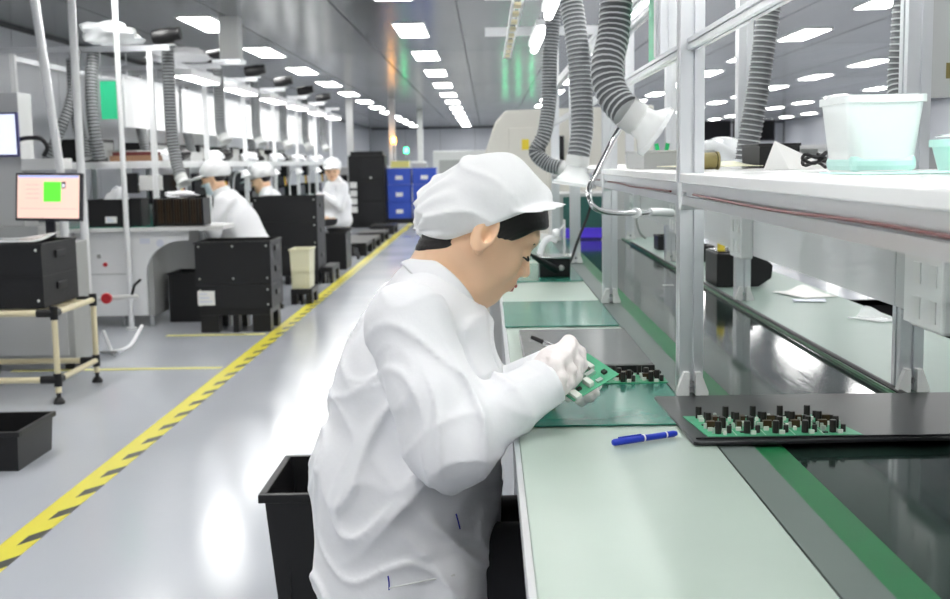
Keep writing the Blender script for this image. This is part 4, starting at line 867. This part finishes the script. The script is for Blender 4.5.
# ================================================================== THE PERSON AT THE BENCH
RTX = Vector((0, 0, 0))
wm = thing('person', 'person in white coat and cap bent over a circuit board at the bench', 'person', (-.13, 2.05, 0))
def w3(px, py, y): v = W(px, py, y); return (v.x, v.y, v.z)
hp, hyw = math.radians(33), math.radians(14)
hf = Vector((math.cos(hp)*math.cos(hyw), math.cos(hp)*math.sin(hyw), -math.sin(hp))); hl = Vector((-math.sin(hyw), math.cos(hyw), 0)); hu = hf.cross(hl)
EARL = Vector((-.005, -.074, -.020))
earw = W(484.5, 236, 1.982); HO = earw-(hf*EARL.x+hl*EARL.y+hu*EARL.z)*1.06
HS = 1.06
def hd(x, y, z): v = HO+(hf*x+hl*y+hu*z)*HS; return (v.x, v.y, v.z)
HR = [tuple(hf), tuple(hl), tuple(hu)]
def head_sdf(g, hd, HR, fine=True, sc=1.):
    def E(c, r): return g.ell(hd(*c), [q*sc for q in r], HR)
    def K(a, b, ra, rb): return g.cone(hd(*a), hd(*b), ra*sc, rb*sc)
    D = E((-.006, 0, .028), (.094, .076, .080))
    D = smin(D, E((.022, 0, -.030), (.066, .066, .072)), .03)
    D = smin(D, E((.040, 0, -.076), (.046, .044, .036)), .03)
    D = smin(D, K((.070, -.008, -.096), (.070, .008, -.096), .016, .016), .025)
    for s in (-1, 1):
        D = smin(D, K((-.005, s*.048, -.05), (.035, s*.034, -.085), .018, .016), .03)
        D = smin(D, E((.056, s*.038, -.038), (.026, .024, .024)), .02)
    D = smin(D, E((.078, 0, .020), (.016, .05, .018)), .02)
    if fine:
        for s in (-1, 1): D = smax(D, -E((.098, s*.031, -.003), (.012, .019, .009)), .012)
        for s in (-1, 1): D = smin(D, E((.0775, s*.031, -.005), (.0125, .016, .0115)), .004)
    D = smin(D, K((.086, 0, .004), (.1065, 0, -.030), .0065, .0095), .012)
    if fine:
        for s in (-1, 1): D = smin(D, E((.0935, s*.0115, -.034), (.011, .0085, .0085)), .006)
        D = smin(D, E((.083, 0, -.058), (.0185, .028, .020)), .015)
        D = smin(D, E((.0935, 0, -.0575), (.010, .021, .0052)), .005)
        D = smin(D, E((.0915, 0, -.0672), (.010, .019, .0060)), .005)
        D = smax(D, -K((.104, -.022, -.0622), (.104, .022, -.0622), .0022, .0022), .004)
    return D
def ear_sdf(g, hd, HR, s, sc=1.):
    def E(c, r, R=HR): return g.ell(hd(*c), [q*sc for q in r], R)
    a = .30; f0, l0, u0_ = [Vector(q) for q in HR]
    T = [tuple(f0*math.cos(a)+l0*s*math.sin(a)), tuple(l0*math.cos(a)-f0*s*math.sin(a)), tuple(u0_)]
    O = E((-.010, s*.086, -.016), (.0200, .0085, .034), T)
    O = smax(O, -E((-.006, s*.0955, -.010), (.0125, .0085, .0205), T), .002)
    O = smax(O, -E((-.0045, s*.0900, -.018), (.0070, .0090, .0125), T), .002)
    O = smin(O, E((.004, s*.079, -.022), (.005, .006, .009)), .005)
    O = smin(O, E((-.003, s*.078, -.044), (.009, .0055, .009)), .006)
    O = smin(O, E((-.008, s*.074, -.02), (.013, .008, .022)), .004)
    return O
NB = w3(432, 287, 2.045)
TOR = [w3(405, 562, 2.05), w3(405, 480, 2.05), w3(420, 385, 2.05), w3(431, 318, 2.05), w3(432, 288, 2.05)]
RA = [w3(408, 325, 1.875), w3(448, 443, 1.80), w3(545, 383, 1.875)]
LA = [w3(432, 322, 2.225), w3(490, 405, 2.25), w3(548, 372, 2.07)]
HIPR, HIPL = (-.12, 1.98, .53), (-.12, 2.14, .53); KNR, KNL = (.20, 1.99, .535), (.20, 2.16, .535); ANR, ANL = (.13, 1.99, .09), (.13, 2.16, .09)
g = Grid(seg(-.32, .014, HO.x-.125, .0026, HO.x+.135, .014, .42), seg(1.72, .014, 1.955, .0028, 2.16, .014, 2.36), seg(.0, .016, .985, .0026, 1.24))
D = head_sdf(g, hd, HR, True, HS)
D = smin(D, ear_sdf(g, hd, HR, -1, HS), .003); D = smin(D, ear_sdf(g, hd, HR, 1, HS), .003)
D = smin(D, g.cone(hd(-.028, 0, -.055), NB, .053, .058), .028)
D = smin(D, g.chain([TOR[0], TOR[1], TOR[2], TOR[3]], [.125, .115, .115, .085], .04, .75), .04)
for A in (RA, LA): D = smin(D, g.chain(A, [.05, .040, .019], .02), .02)
for H_, K_, A_ in ((HIPR, KNR, ANR), (HIPL, KNL, ANL)):
    D = smin(D, g.chain([H_, K_, A_], [.075, .052, .038], .02), .02); D = smin(D, g.cone((A_[0], A_[1], .05), (A_[0]+.14, A_[1], .04), .035, .03), .02)
wbody = mkobj('body', local_mesh(g.mesh(D, 'body'), wm.location), 'skin', wm)
from mathutils.bvhtree import BVHTree
# facial details as thin parts
def onface(pts, r, m, name, n=6):
    MB().tube(catmull([hd(*p) for p in pts], 6), r, n).build(name, m, wm, smooth=60, world=True)
onface([(.1005, -.018, -.0600), (.1030, -.008, -.0575), (.1033, 0, -.0582), (.1030, .008, -.0575), (.1005, .018, -.0600)], .0030, 'lip', 'lip')
onface([(.0980, -.015, -.0650), (.1005, -.007, -.0680), (.1008, 0, -.0684), (.1005, .007, -.0680), (.0980, .015, -.0650)], .0036, 'lip', 'lip')
for s in (-1, 1):
    onface([(.0845, s*.0445, -.0085), (.0905, s*.037, -.0115), (.0925, s*.030, -.0125), (.0900, s*.021, -.0115)], .0017, 'lash', 'eyelash')
    onface([(.0800, s*.049, .014), (.0865, s*.040, .0185), (.0900, s*.028, .0185), (.0910, s*.016, .0155)], .0022, 'dark_hair', 'eyebrow')
_bf = BVHTree.FromPolygons([v.co for v in wbody.data.vertices], [tuple(p.vertices) for p in wbody.data.polygons])
def onf(px, py):
    d = ray(px, py).normalized(); h = _bf.ray_cast(EYE-Vector(wm.location), d); return (h[0]+Vector(wm.location)-d*.0006) if h[0] else None
for pts, m, nm, r_ in (([(505, 286.5), (509, 288), (513, 289)], 'lip', 'mouth_line', .0018), ([(523, 257), (526, 258.6), (529, 259)], 'lash', 'eyelash', .0013)):
    P_ = [onf(*p) for p in pts]
    if all(P_): MB().tube(catmull(P_, 5), r_, 5).build(nm, m, wm, smooth=60, world=True)
# hair
g2 = Grid(seg(HO.x-.13, .0028, HO.x+.13), seg(1.955, .003, 2.155), seg(1.03, .0028, 1.24))
def E2(c, r): return g2.ell(hd(*c), [q*HS for q in r], HR)
C_ = E2((-.004, 0, .030), (.1035, .083, .088))
C_ = smin(C_, E2((.046, 0, .022), (.062, .070, .050)), .02)
hl1, hl2 = W(492, 244, 2.0), W(553, 230, 2.0)
ax_ = (hl2-hl1).normalized(); nrm = Vector((-ax_.z, 0, ax_.x))
FR = smax(C_, -g2.plane(hl1, nrm)+.003*np.sin(g2.X*90+.6), .008)
e1 = W(494, 230, 2.0); FR = smax(FR, -g2.plane(e1, (1, 0, .18)), .006)
n1 = W(470, 246, 2.0); BK = smin(C_, g2.cone(hd(-.028, 0, -.055), NB, .057, .057), .02); BK = smax(BK, -g2.plane(n1, (-.10, 0, 1)), .006); BK = smax(BK, g2.plane(W(474, 240, 2.0), (1, 0, -.2)), .006)
HD = smin(FR, BK, .004)
HD = smax(HD, g2.plane(W(500, 200, 2.0), (-.34, 0, .94)), .004)
HD = HD+.0006*np.sin((g2.X*.35-g2.Z*1.0)*700+8*np.sin(g2.X*30))
mkobj('hair', local_mesh(g2.mesh(HD, 'hair'), wm.location), 'dark_hair', wm)
# cap
cy = 2.05
g3 = Grid(seg(-.16, .0032, .17), seg(1.93, .004, 2.17), seg(1.07, .0032, 1.27))
th = math.radians(-14); Rc = [(math.cos(th), 0, -math.sin(th)), (0, 1, 0), (math.sin(th), 0, math.cos(th))]
A_ = g3.ell(w3(488, 207, cy), (.102, .089, .086), Rc)
B_ = g3.ell(w3(450, 212, cy), (.060, .088, .054), Rc)
T_ = g3.ell(w3(492, 187, cy), (.062, .078, .056), Rc)
N_ = g3.cone(w3(500, 192, cy), w3(540, 200, cy), .05, .018, .62)
D = smin(smin(smin(A_, B_, .035), T_, .03), N_, .03)
fold = 1-np.abs(np.sin((g3.X*.33+g3.Z*.94)*44+1.6*np.sin(g3.X*17+g3.Y*9)+1.1*np.sin(g3.Y*23)))
rad = np.clip((w3(478, 0, cy)[0]-g3.X)*8+.5, .12, 1)
D = D-.009*(fold**2.5)*rad+.0018*np.sin(g3.X*62-g3.Z*40+2*np.sin(g3.Y*22))
gath = np.clip((w3(452, 0, cy)[0]-g3.X)*25+.2, 0, 1)
D = D+.0035*gath*np.sin(np.arctan2(g3.Y-cy, g3.Z-w3(0, 238, cy)[2])*16)
rim1, rim2 = W(437, 243, cy), W(531, 208, cy); ra_ = (rim2-rim1).normalized(); rn = Vector((-ra_.z, 0, ra_.x))
pl_ = g3.plane(rim1, rn); D = smax(D, -pl_, .006)
V_ = g3.ell(w3(522, 205.5, cy), (.083, .086, .0075), [(math.cos(.05), 0, -math.sin(.05)), (0, 1, 0), (math.sin(.05), 0, math.cos(.05))])
bendv = 1.6*(g3.Y-cy)**2
V_ = g3.ell(w3(522, 204.5, cy), (.081, .088, .0065), None) if False else np.sqrt(((g3.X-w3(522, 204, cy)[0])/.079)**2+((g3.Y-cy)/.088)**2+((g3.Z+bendv-w3(522, 203.5, cy)[2]+.04*(g3.X-w3(522, 204, cy)[0]))/.006)**2)
V_ = (V_-1)*.005; V_ = smax(V_, -(g3.X-w3(508, 0, cy)[0]), .004)
D = smin(D, V_, .006)
mkobj('cap', local_mesh(g3.mesh(D, 'cap'), wm.location), 'cap_fabric', wm)
bd = []
for k in range(25):
    a = math.pi*(.18+.64*k/24)*2 if False else None
# coat
g4 = Grid(seg(-.33, .005, .17), seg(1.68, .006, 2.37), seg(.44, .005, 1.13))
D = g4.chain(TOR, [.172, .162, .148, .100, .060], .045, .78)
SH = smin(g4.cone(w3(432, 322, 2.05), RA[0], .070, .070), g4.cone(w3(432, 322, 2.05), LA[0], .070, .068), .02); D = smin(D, SH, .035)
D = smin(D, g4.ell(w3(452, 565, 1.985), (.082, .15, .115)), .03)
D = smin(D, g4.ell(w3(452, 420, 2.04), (.085, .12, .10)), .05)
rs = g4.chain(RA, [.076, .070, .046], .03)
rs = smin(rs, g4.cone(w3(432, 395, 1.80), w3(458, 447, 1.79), .062, .062), .03)
ls = g4.chain(LA, [.074, .062, .042], .028)
def crease(a, k): return (1-np.abs(np.sin(a)))**k
def wr(g, f, p, a): return a*np.sin(f*(g.X*p[0]+g.Y*p[1]+g.Z*p[2])+3.2*np.sin(g.X*9+p[1]*5)+2.2*np.sin(g.Z*11+g.Y*7))
ux, uz = g4.X-RA[1][0], g4.Z-RA[1][2]
inn = np.exp(-(((ux-.05)/.085)**2+((uz-.055)/.075)**2))
warp = 1.2*np.sin(g4.Z*19+g4.Y*11)+1.0*np.sin(g4.X*23-g4.Y*13)
rs = rs-.022*inn*crease((ux*.95+uz*.30)*46+g4.Y*9+warp*.6, 2.2)-.010*np.exp(-((ux+.03)/.10)**2)*crease((ux*.55+uz*.85)*26+warp, 2.5)-.004*crease((ux*.3-uz*.9)*22+warp*1.2+g4.Y*6, 3)
sid = np.exp(-((g4.Z-.76)/.13)**2)
D = D-.012*sid*crease((g4.Z*.80-g4.X*.55)*30+warp*.7+g4.Y*5, 2.4)-.0065*crease((g4.X*.95+g4.Z*.12)*17+warp*.8+g4.Y*4, 3)-.006*crease((g4.X*.6+g4.Z*.75)*21+warp*1.3, 3)
D = D+.005
D = smin(D, rs+.005, .012); D = smin(D, ls, .022)
# cuff ends, neck hole
dR = (Vector(RA[2])-Vector(RA[1])).normalized(); dL = (Vector(LA[2])-Vector(LA[1])).normalized()
D = smax(D, np.where((g4.X > RA[1][0]+.05) & (g4.Y < 1.985), g4.plane(Vector(RA[2])+dR*.012, dR), -1.), .004)
D = smax(D, np.where((g4.X > LA[1][0]+.0) & (g4.Y > 2.0), g4.plane(Vector(LA[2])+dL*.012, dL), -1.), .004)
D = smax(D, -g4.cone(w3(441, 286, 2.045), w3(490, 245, 2.045), .058, .105), .006)
D = smax(D, -(g4.Z-.447), .01)
ct = mkobj('coat', local_mesh(g4.mesh(D, 'coat'), wm.location), 'coat_fabric', wm)
# collar: a raised folded band around the neck
nkc = Vector(w3(444, 283, 2.045)); nax = Vector((.70, 0, .714))
cx_ = Vector((0, 1, 0)); cyv = nax.cross(cx_).normalized(); cx_ = cyv.cross(nax)
b = MB(); NC = 40
def colr(u, v):
    a = math.radians(-62)+u*math.radians(304); r0 = .066+.006*math.cos(a)
    out = (0, .005, .013, .024)[min(3, int(v*3+.5))]; h = (.034, .034, .016, -.016)[min(3, int(v*3+.5))]
    fr_ = (1+math.cos(math.pi*(2*u-1)))/2; h2 = h*(.35+.65*fr_)-.02*(1-fr_)
    ca = a+math.pi
    p = nkc+(cyv*math.cos(ca)+cx_*math.sin(ca))*(r0+out)+nax*(h2-.004); return p
b.grid(colr, NC, 3); co = b.build('collar', 'white_fabric', wm, smooth=80, world=True)
so = co.modifiers.new('solid', 'SOLIDIFY'); so.thickness = .005; su = co.modifiers.new('sub', 'SUBSURF'); su.levels = su.render_levels = 1
# lapel placket, pocket, stitches, tie
def strip(pts, w, name, m, nrm_=(0, -1, 0), th=.003):
    b = MB(); P = catmull([Vector(p) for p in pts], 5); N_ = Vector(nrm_)
    vs = []
    for i, p in enumerate(P):
        t_ = (P[min(i+1, len(P)-1)]-P[max(i-1, 0)]).normalized(); s_ = t_.cross(N_).normalized()*w/2; vs += [p-s_, p+s_]
    b._add(vs, [(2*i, 2*i+1, 2*i+3, 2*i+2) for i in range(len(P)-1)]); o = b.build(name, m, wm, smooth=60, world=True); q = o.modifiers.new('s', 'SOLIDIFY'); q.thickness = th; return o
tie = [w3(492, 478, 1.93), w3(500, 492, 1.92), w3(512, 500, 1.91), w3(520, 499, 1.91), w3(515, 507, 1.90), w3(500, 508, 1.91), w3(488, 500, 1.93)]
from mathutils.bvhtree import BVHTree
_bv = BVHTree.FromObject(ct, bpy.context.evaluated_depsgraph_get()) if False else BVHTree.FromPolygons([v.co for v in ct.data.vertices], [tuple(p.vertices) for p in ct.data.polygons])
def onc(px, py):
    h = _bv.ray_cast(EYE-Vector(wm.location), ray(px, py).normalized()); return (h[0]+Vector(wm.location)-ray(px, py).normalized()*.001) if h[0] else W(px, py, 1.85)
for pts, m, nm, r_ in (([(388, 576), (389, 583), (389, 590)], 'stitch', 'bartack', .0014), ([(456, 514), (458, 521), (460, 529)], 'stitch', 'bartack', .0014), ([(389, 588), (410, 584), (435, 579), (455, 575)], 'offwhite', 'pocket_edge', .0016)):
    MB().tube(catmull([onc(*p) for p in pts], 6), r_, 5).build(nm, m, wm, smooth=60, world=True)
# gloves
def glove(name, P0, wrist, palm, fingers, thumb, dims):
    lo = np.min(np.array([wrist, palm]+[q for f in fingers for q in f]+list(thumb)), 0)-.03; hi = np.max(np.array([wrist, palm]+[q for f in fingers for q in f]+list(thumb)), 0)+.03
    g = Grid(seg(lo[0], .0022, hi[0]), seg(lo[1], .0024, hi[1]), seg(lo[2], .0022, hi[2]))
    D = g.cone(wrist, palm, dims[0], dims[1])
    kn = [f[0] for f in fingers]
    for a, b_ in zip(kn, kn[1:]): D = smin(D, g.cone(a, b_, .0115, .0115), .010)
    for a in kn: D = smin(D, g.cone(palm, a, dims[1]*.72, .0115), .012)
    for f in fingers:
        e = g.cone(f[0], f[1], .0112, .0098)
        for i in range(1, len(f)-1): e = smin(e, g.cone(f[i], f[i+1], .0098, .0088), .004)
        D = smin(D, e, .0045)
    e = smin(g.cone(thumb[0], thumb[1], .014, .0115), g.cone(thumb[1], thumb[2], .0115, .009), .005); D = smin(D, e, .008)
    D = D+.0004*np.sin(g.X*260+g.Z*180)*np.sin(g.Y*240+g.Z*90)
    return mkobj(name, local_mesh(g.mesh(D, name), wm.location), 'glove', wm)
glove('glove', None, w3(537, 384, 1.875), w3(553, 362, 1.885),
      [[w3(569, 343, 1.925), w3(580, 352, 1.93), w3(582, 366, 1.925), w3(577, 375, 1.92)],
       [w3(568, 350, 1.902), w3(578, 362, 1.900), w3(577, 377, 1.895), w3(571, 385, 1.89)],
       [w3(562, 356, 1.880), w3(571, 370, 1.876), w3(569, 384, 1.872), w3(563, 391, 1.87)],
       [w3(554, 364, 1.862), w3(562, 377, 1.856), w3(560, 389, 1.856), w3(555, 395, 1.858)]],
      [w3(552, 368, 1.91), w3(558, 387, 1.925), w3(569, 397, 1.925)], (.030, .027))
glove('glove', None, w3(546, 373, 2.075), w3(560, 376, 2.04),
      [[w3(572, 374, 2.025), w3(586, 379, 2.01), w3(597, 386, 1.99)], [w3(571, 379, 2.015), w3(584, 386, 1.995), w3(595, 393, 1.975)],
       [w3(569, 384, 2.01), w3(581, 392, 1.99), w3(590, 398, 1.97)], [w3(565, 388, 2.01), w3(575, 396, 1.99), w3(582, 402, 1.975)]],
      [w3(560, 370, 2.02), w3(575, 366, 1.99), w3(588, 366, 1.985)], (.028, .025))
# trousers and shoes
g5 = Grid(seg(-.28, .010, .32), seg(1.82, .010, 2.28), seg(.06, .011, .68))
D = None
for H_, K_, A_ in ((HIPR, KNR, ANR), (HIPL, KNL, ANL)):
    e = g5.chain([H_, K_, (A_[0], A_[1], .11)], [.092, .068, .058], .02); D = e if D is None else smin(D, e, .02)
D = smax(D, -(g5.Z-.10), .006)+wr(g5, 40, (.8, .3, .4), .003)
mkobj('trousers', local_mesh(g5.mesh(D, 'trousers'), wm.location), 'trouser', wm)
for A_ in (ANR, ANL):
    g6 = Grid(seg(A_[0]-.09, .008, A_[0]+.22), seg(A_[1]-.07, .008, A_[1]+.07), seg(-.02, .008, .14))
    D = smin(g6.cone((A_[0]-.02, A_[1], .05), (A_[0]+.14, A_[1], .035), .05, .042), g6.cone((A_[0], A_[1], .05), (A_[0], A_[1], .10), .05, .046), .02); D = smax(D, -(g6.Z-.002), .004)
    mkobj('shoe', local_mesh(g6.mesh(D, 'shoe'), wm.location), 'black', wm)
def stool(label, x, y, h, r=.17):
    L = thing('stool', label, 'stool', (x, y, 0)); MB().lathe([(0, h), (r, h), (r+.008, h-.012), (r, h-.035), (0, h-.035)], n=24).build('seat', 'black', L, smooth=40)
    MB().tube([(0, 0, .12), (0, 0, h-.036)], .022, 10).build('column', 'steel', L)
    for k in range(5):
        a = k*2*math.pi/5; MB().tube([(0, 0, .12), (.24*math.cos(a), .24*math.sin(a), .05)], .016, 6).build('leg', 'black', L); MB().lathe([(0, 0), (.02, 0), (.02, .04), (0, .045)], (.24*math.cos(a), .24*math.sin(a), 0), n=8).build('foot', 'black', L)
stool('black round stool under the person holding the board', -.13, 2.05, .443)
# board and tool in her hands
q = [W(574, 401, 1.865), W(619, 374, 1.92), W(590, 351, 1.975), W(545, 378, 1.92)]
pb_ = thing('circuit_board', 'small green circuit board held in the gloved hand of the person', 'circuit board', tuple(q[0]))
e1, e2 = (q[1]-q[0]), (q[3]-q[0]); n_ = e1.cross(e2).normalized(); e2 = (n_.cross(e1)).normalized()*e2.length; L1, L2 = e1.length, e2.length; e1n, e2n = e1.normalized(), e2.normalized()
Mb = Matrix((e1n, e2n, n_)).transposed().to_4x4(); pb_.rotation_euler = Mb.to_euler()
B(0, L1, 0, L2, -.0016, 0).build('board', 'pcb_bare', pb_)
for (x, y, w_, d_, h_, m, nm) in ((.10, .30, .012, .05, .006, 'chip_white', 'connector'), (.45, .2, .010, .018, .009, 'chip_white', 'connector'), (.62, .40, .02, .008, .007, 'tin', 'pin_block'), (.75, .62, .009, .02, .008, 'chip_white', 'connector'), (.34, .55, .02, .008, .006, 'chip_white', 'connector'), (.55, .72, .012, .012, .01, 'chip_white', 'relay'), (.84, .25, .008, .008, .005, 'component', 'chip'), (.25, .2, .008, .006, .004, 'component', 'chip'), (.64, .12, .012, .007, .004, 'tin', 'pin_block'), (.30, .82, .012, .008, .008, 'brown_part', 'relay'), (.48, .50, .012, .012, .007, 'tin', 'coil')):
    B(x*L1-w_/2, x*L1+w_/2, y*L2-d_/2, y*L2+d_/2, .0002, h_).build(nm, m, pb_)
tw = thing('tweezers', 'thin black tool handle sticking out behind the gloved hand', 'tool', tuple(W(531, 337, 1.955)))
a_, b_ = W(531, 337, 1.955), W(572, 354, 1.945)
MB().tube([a_, a_+(b_-a_)*.3], [.0035, .0042], 8).build('handle', 'black', tw, world=True, smooth=40); MB().tube([a_+(b_-a_)*.3, b_], [.0042, .003], 8).build('shaft', 'steel', tw, world=True, smooth=40)
# open black bin on the floor behind her
bk = tote('waste_bin', 'open black plastic bin on the floor behind the seated person', 'bin', -.60, -.18, 2.93, 3.32, 0, .395, 'black', rim=.022, taper=.03, th=.006)
for k in range(3): B(-.57+.12*k+.02, -.57+.12*k+.03, 2.944, 2.958, .05, .38).build('rib', 'black', bk, world=True)
# ================================================================== BACKGROUND WORKERS
def worker(label, x, y, rz, lean, hpitch, hyaw=0, mask=False, seat=.5, armf=(.36, .78), sc=1., stool_label=''):
    P = thing('person', label, 'person', (x, y, 0), rz)
    s0 = seat+.11
    ca, sa = math.cos(lean), math.sin(lean)
    def tp(h, f=0): return (f*ca+h*sa, 0, s0+h*ca-f*sa)
    nb = tp(.50); pv = (0, 0, s0)
    hp_, hy_ = hpitch, hyaw
    f_ = Vector((math.cos(hp_)*math.cos(hy_), math.cos(hp_)*math.sin(hy_), -math.sin(hp_))); l_ = Vector((-math.sin(hy_), math.cos(hy_), 0)); u_ = f_.cross(l_)
    O = Vector(nb)+Vector((sa*.07+.045, 0, .135))
    def h_(a, b, c): v = O+(f_*a+l_*b+u_*c)*sc; return (v.x, v.y, v.z)
    R_ = [tuple(f_), tuple(l_), tuple(u_)]
    st = .011
    xs, ys, zs = seg(-.30, .016, O.x-.15, st*.6, O.x+.17, .016, .62), seg(-.32, .016, -.13, st*.6, .13, .016, .32), seg(-.01, .02, O.z-.18, st*.6, O.z+.2)
    g = Grid(xs, ys, zs)
    D = head_sdf(g, h_, R_, False, sc)
    for s in (-1, 1): D = smin(D, g.ell(h_(-.006, s*.077, -.018), (.018, .01, .03), R_), .006)
    D = smin(D, g.cone(h_(-.025, 0, -.06), nb, .05, .055), .03); D = smin(D, g.chain([pv, tp(.25), tp(.40)], [.12, .11, .075], .04, .75), .04)
    SHp = [tp(.42)[0], 0, tp(.42)[2]]; arms = []
    for s in (-1, 1):
        a0 = (SHp[0], s*.18, SHp[2]); a1 = (SHp[0]+.08, s*.22, SHp[2]-.24); a2 = (armf[0], s*.07, armf[1]); arms.append((a0, a1, a2)); D = smin(D, g.chain([a0, a1, a2], [.045, .038, .03], .02), .02)
    legs = []
    for s in (-1, 1):
        k0, k1, k2 = (0, s*.09, s0), (.38, s*.11, s0-.02), (.36, s*.11, .09); legs.append((k0, k1, k2)); D = smin(D, g.chain([k0, k1, k2], [.075, .055, .04], .02), .02)
    mkobj('body', g.mesh(D, 'body'), 'skin', P)
    gh = Grid(seg(O.x-.24, .008, O.x+.28), seg(-.20, .008, .20), seg(O.z-.17, .008, O.z+.24))
    C_ = gh.ell(h_(-.008, 0, .03), (.104*sc, .085*sc, .09*sc), R_); Hh = smax(C_, -gh.plane(h_(0, 0, .018), R_[2]), .006); Hh = smin(Hh, smax(smax(C_, gh.plane(h_(-.02, 0, 0), R_[0]), .006), -gh.plane(h_(0, 0, -.055), R_[2]), .006), .01)
    mkobj('hair', gh.mesh(Hh, 'hair'), 'dark_hair', P)
    K = smin(gh.ell(h_(-.02, 0, .060), (.118*sc, .104*sc, .092*sc), R_), gh.ell(h_(-.085, 0, .035), (.062*sc, .09*sc, .065*sc), R_), .03)+.003*np.sin(gh.X*80+gh.Z*60)
    K = smax(K, -gh.plane(h_(0, 0, .014), Vector(R_[2])-Vector(R_[0])*.22), .006)
    vz = h_(.115, 0, .040); V_ = gh.ell(vz, (.085*sc, .085*sc, .013), R_); K = smin(K, V_, .008)
    mkobj('cap', gh.mesh(K, 'cap'), 'cap_fabric', P)
    gc_ = Grid(seg(-.32, .013, .60), seg(-.36, .014, .36), seg(s0-.16, .013, nb[2]+.10))
    D = gc_.chain([pv, tp(.22), tp(.38), nb], [.165, .155, .125, .075], .05, .78)
    D = smin(D, gc_.cone((SHp[0], -.15, SHp[2]), (SHp[0], .15, SHp[2]), .075, .075), .05)
    for a0, a1, a2 in arms: D = smin(D, gc_.chain([a0, a1, a2], [.078, .066, .042], .025), .025)
    D = smin(D, gc_.cone((0, 0, s0), (.22, 0, s0-.02), .13, .11, .7), .04)
    D = D+.005*np.sin(34*(gc_.X*.9+gc_.Z*.4)+3*np.sin(gc_.Z*12+gc_.Y*8))
    D = smax(D, -gc_.cone(tuple(Vector(nb)*.55+Vector(h_(-.025, 0, -.06))*.45), h_(-.02, 0, -.04), .05, .075), .006); D = smax(D, -(gc_.Z-(s0-.106)), .01)
    mkobj('coat', gc_.mesh(D, 'coat'), 'coat_fabric', P)
    gt = Grid(seg(-.15, .016, .5), seg(-.24, .016, .24), seg(.05, .016, s0+.02)); D = None
    for l0 in legs: e = gt.chain([(l0[0][0]+.08, l0[0][1], l0[0][2]-.01), l0[1], (l0[2][0], l0[2][1], .1)], [.085, .07, .055], .02); D = e if D is None else smin(D, e, .02)
    mkobj('trousers', gt.mesh(D, 'trousers'), 'trouser', P)
    for s, (a0, a1, a2) in zip((-1, 1), arms):
        gg = Grid(seg(a2[0]-.06, .006, a2[0]+.13), seg(a2[1]-.07, .006, a2[1]+.07), seg(a2[2]-.09, .006, a2[2]+.06)); d0 = g_ = gg.cone(a2, (a2[0]+.04, a2[1]-s*.01, a2[2]-.01), .03, .028)
        for k in range(4): yy = a2[1]+(k-1.5)*.016; d0 = smin(d0, smin(gg.cone((a2[0]+.05, yy, a2[2]-.008), (a2[0]+.085, yy, a2[2]-.02), .009, .008), gg.cone((a2[0]+.085, yy, a2[2]-.02), (a2[0]+.09-.004*abs(k-1), yy, a2[2]-.045), .008, .007), .004), .005)
        d0 = smin(d0, gg.cone((a2[0]+.03, a2[1]-s*.02, a2[2]-.01), (a2[0]+.065, a2[1]-s*.042, a2[2]-.03), .011, .008), .006)
        mkobj('glove', gg.mesh(d0, 'glove'), 'glove', P)
    for l0 in legs:
        a = l0[2]; MB().lathe([(0, .0), (.045, .0), (.05, .03), (.045, .09), (0, .10)], (a[0], a[1], .002), n=12).tube([(a[0], a[1], .04), (a[0]+.08, a[1], .042), (a[0]+.16, a[1], .036)], [.038, .04, .03], 10).build('shoe', 'black', P, smooth=60)
    if mask:
        gm = Grid(seg(O.x-.15, .007, O.x+.17), seg(-.12, .007, .12), seg(O.z-.16, .007, O.z+.08)); D = head_sdf(gm, h_, R_, False, sc)-.006; D = smax(smax(D, gm.plane(h_(0, 0, -.022), R_[2]), .004), -gm.plane(h_(.03, 0, 0), R_[0]), .004); mkobj('face_mask', gm.mesh(D, 'face_mask'), 'mask', P)
    else:
        for s in (-1, 1): MB().tube([h_(.083, s*.022, -.004), h_(.088, s*.032, -.002), h_(.080, s*.042, -.006)], .004*sc, 6).build('eye', 'lash', P)
        MB().tube([h_(.096, -.016, -.062), h_(.10, 0, -.063), h_(.096, .016, -.062)], .005*sc, 6).build('lip', 'lip', P)
    MB().lathe([(.058, -.05), (.090, -.06), (.092, -.03), (.074, .050), (.064, .052)], Vector(nb)+Vector((.01, 0, .0)), Vector(h_(-.025, 0, -.06))-Vector(nb), 20).build('collar', 'white_fabric', P, smooth=50)
    if stool_label: stool(stool_label, x, y, seat-.005)
    return P, arms
P1, ar1 = worker('worker in white cap and face mask leaning over the near end of the far workbench', -2.07, 10.02, math.pi, math.radians(27), math.radians(16), 0, True, .46, (.40, .82), 1.08, 'black stool under the masked worker')
dr = thing('screwdriver', 'yellow handled screwdriver in the hands of the masked worker', 'screwdriver', (-2.56, 9.95, .86))
MB().lathe([(0, 0), (.012, 0), (.015, .03), (.012, .08), (0, .085)], (-2.55, 9.9, .85), (.25, -.6, .45), 10).build('handle', 'yellow', dr, smooth=40, world=True); MB().tube([(-2.55, 9.9, .85), (-2.62, 9.9, .80)], .005, 6).build('blade', 'black', dr, world=True)
worker('unmasked worker in white cap looking down behind the tallest black stack', -2.33, 13.0, math.pi, math.radians(18), math.radians(22), 0, False, .38, (.32, .80), 1.2, 'black stool behind the tallest black stack')
worker('worker in white cap turned towards the aisle, next to the tall black cabinet', -1.97, 15.2, math.radians(215), math.radians(3), math.radians(6), math.radians(58), False, .43, (.24, .86), 1.15, 'black stool under the worker turned towards the aisle')
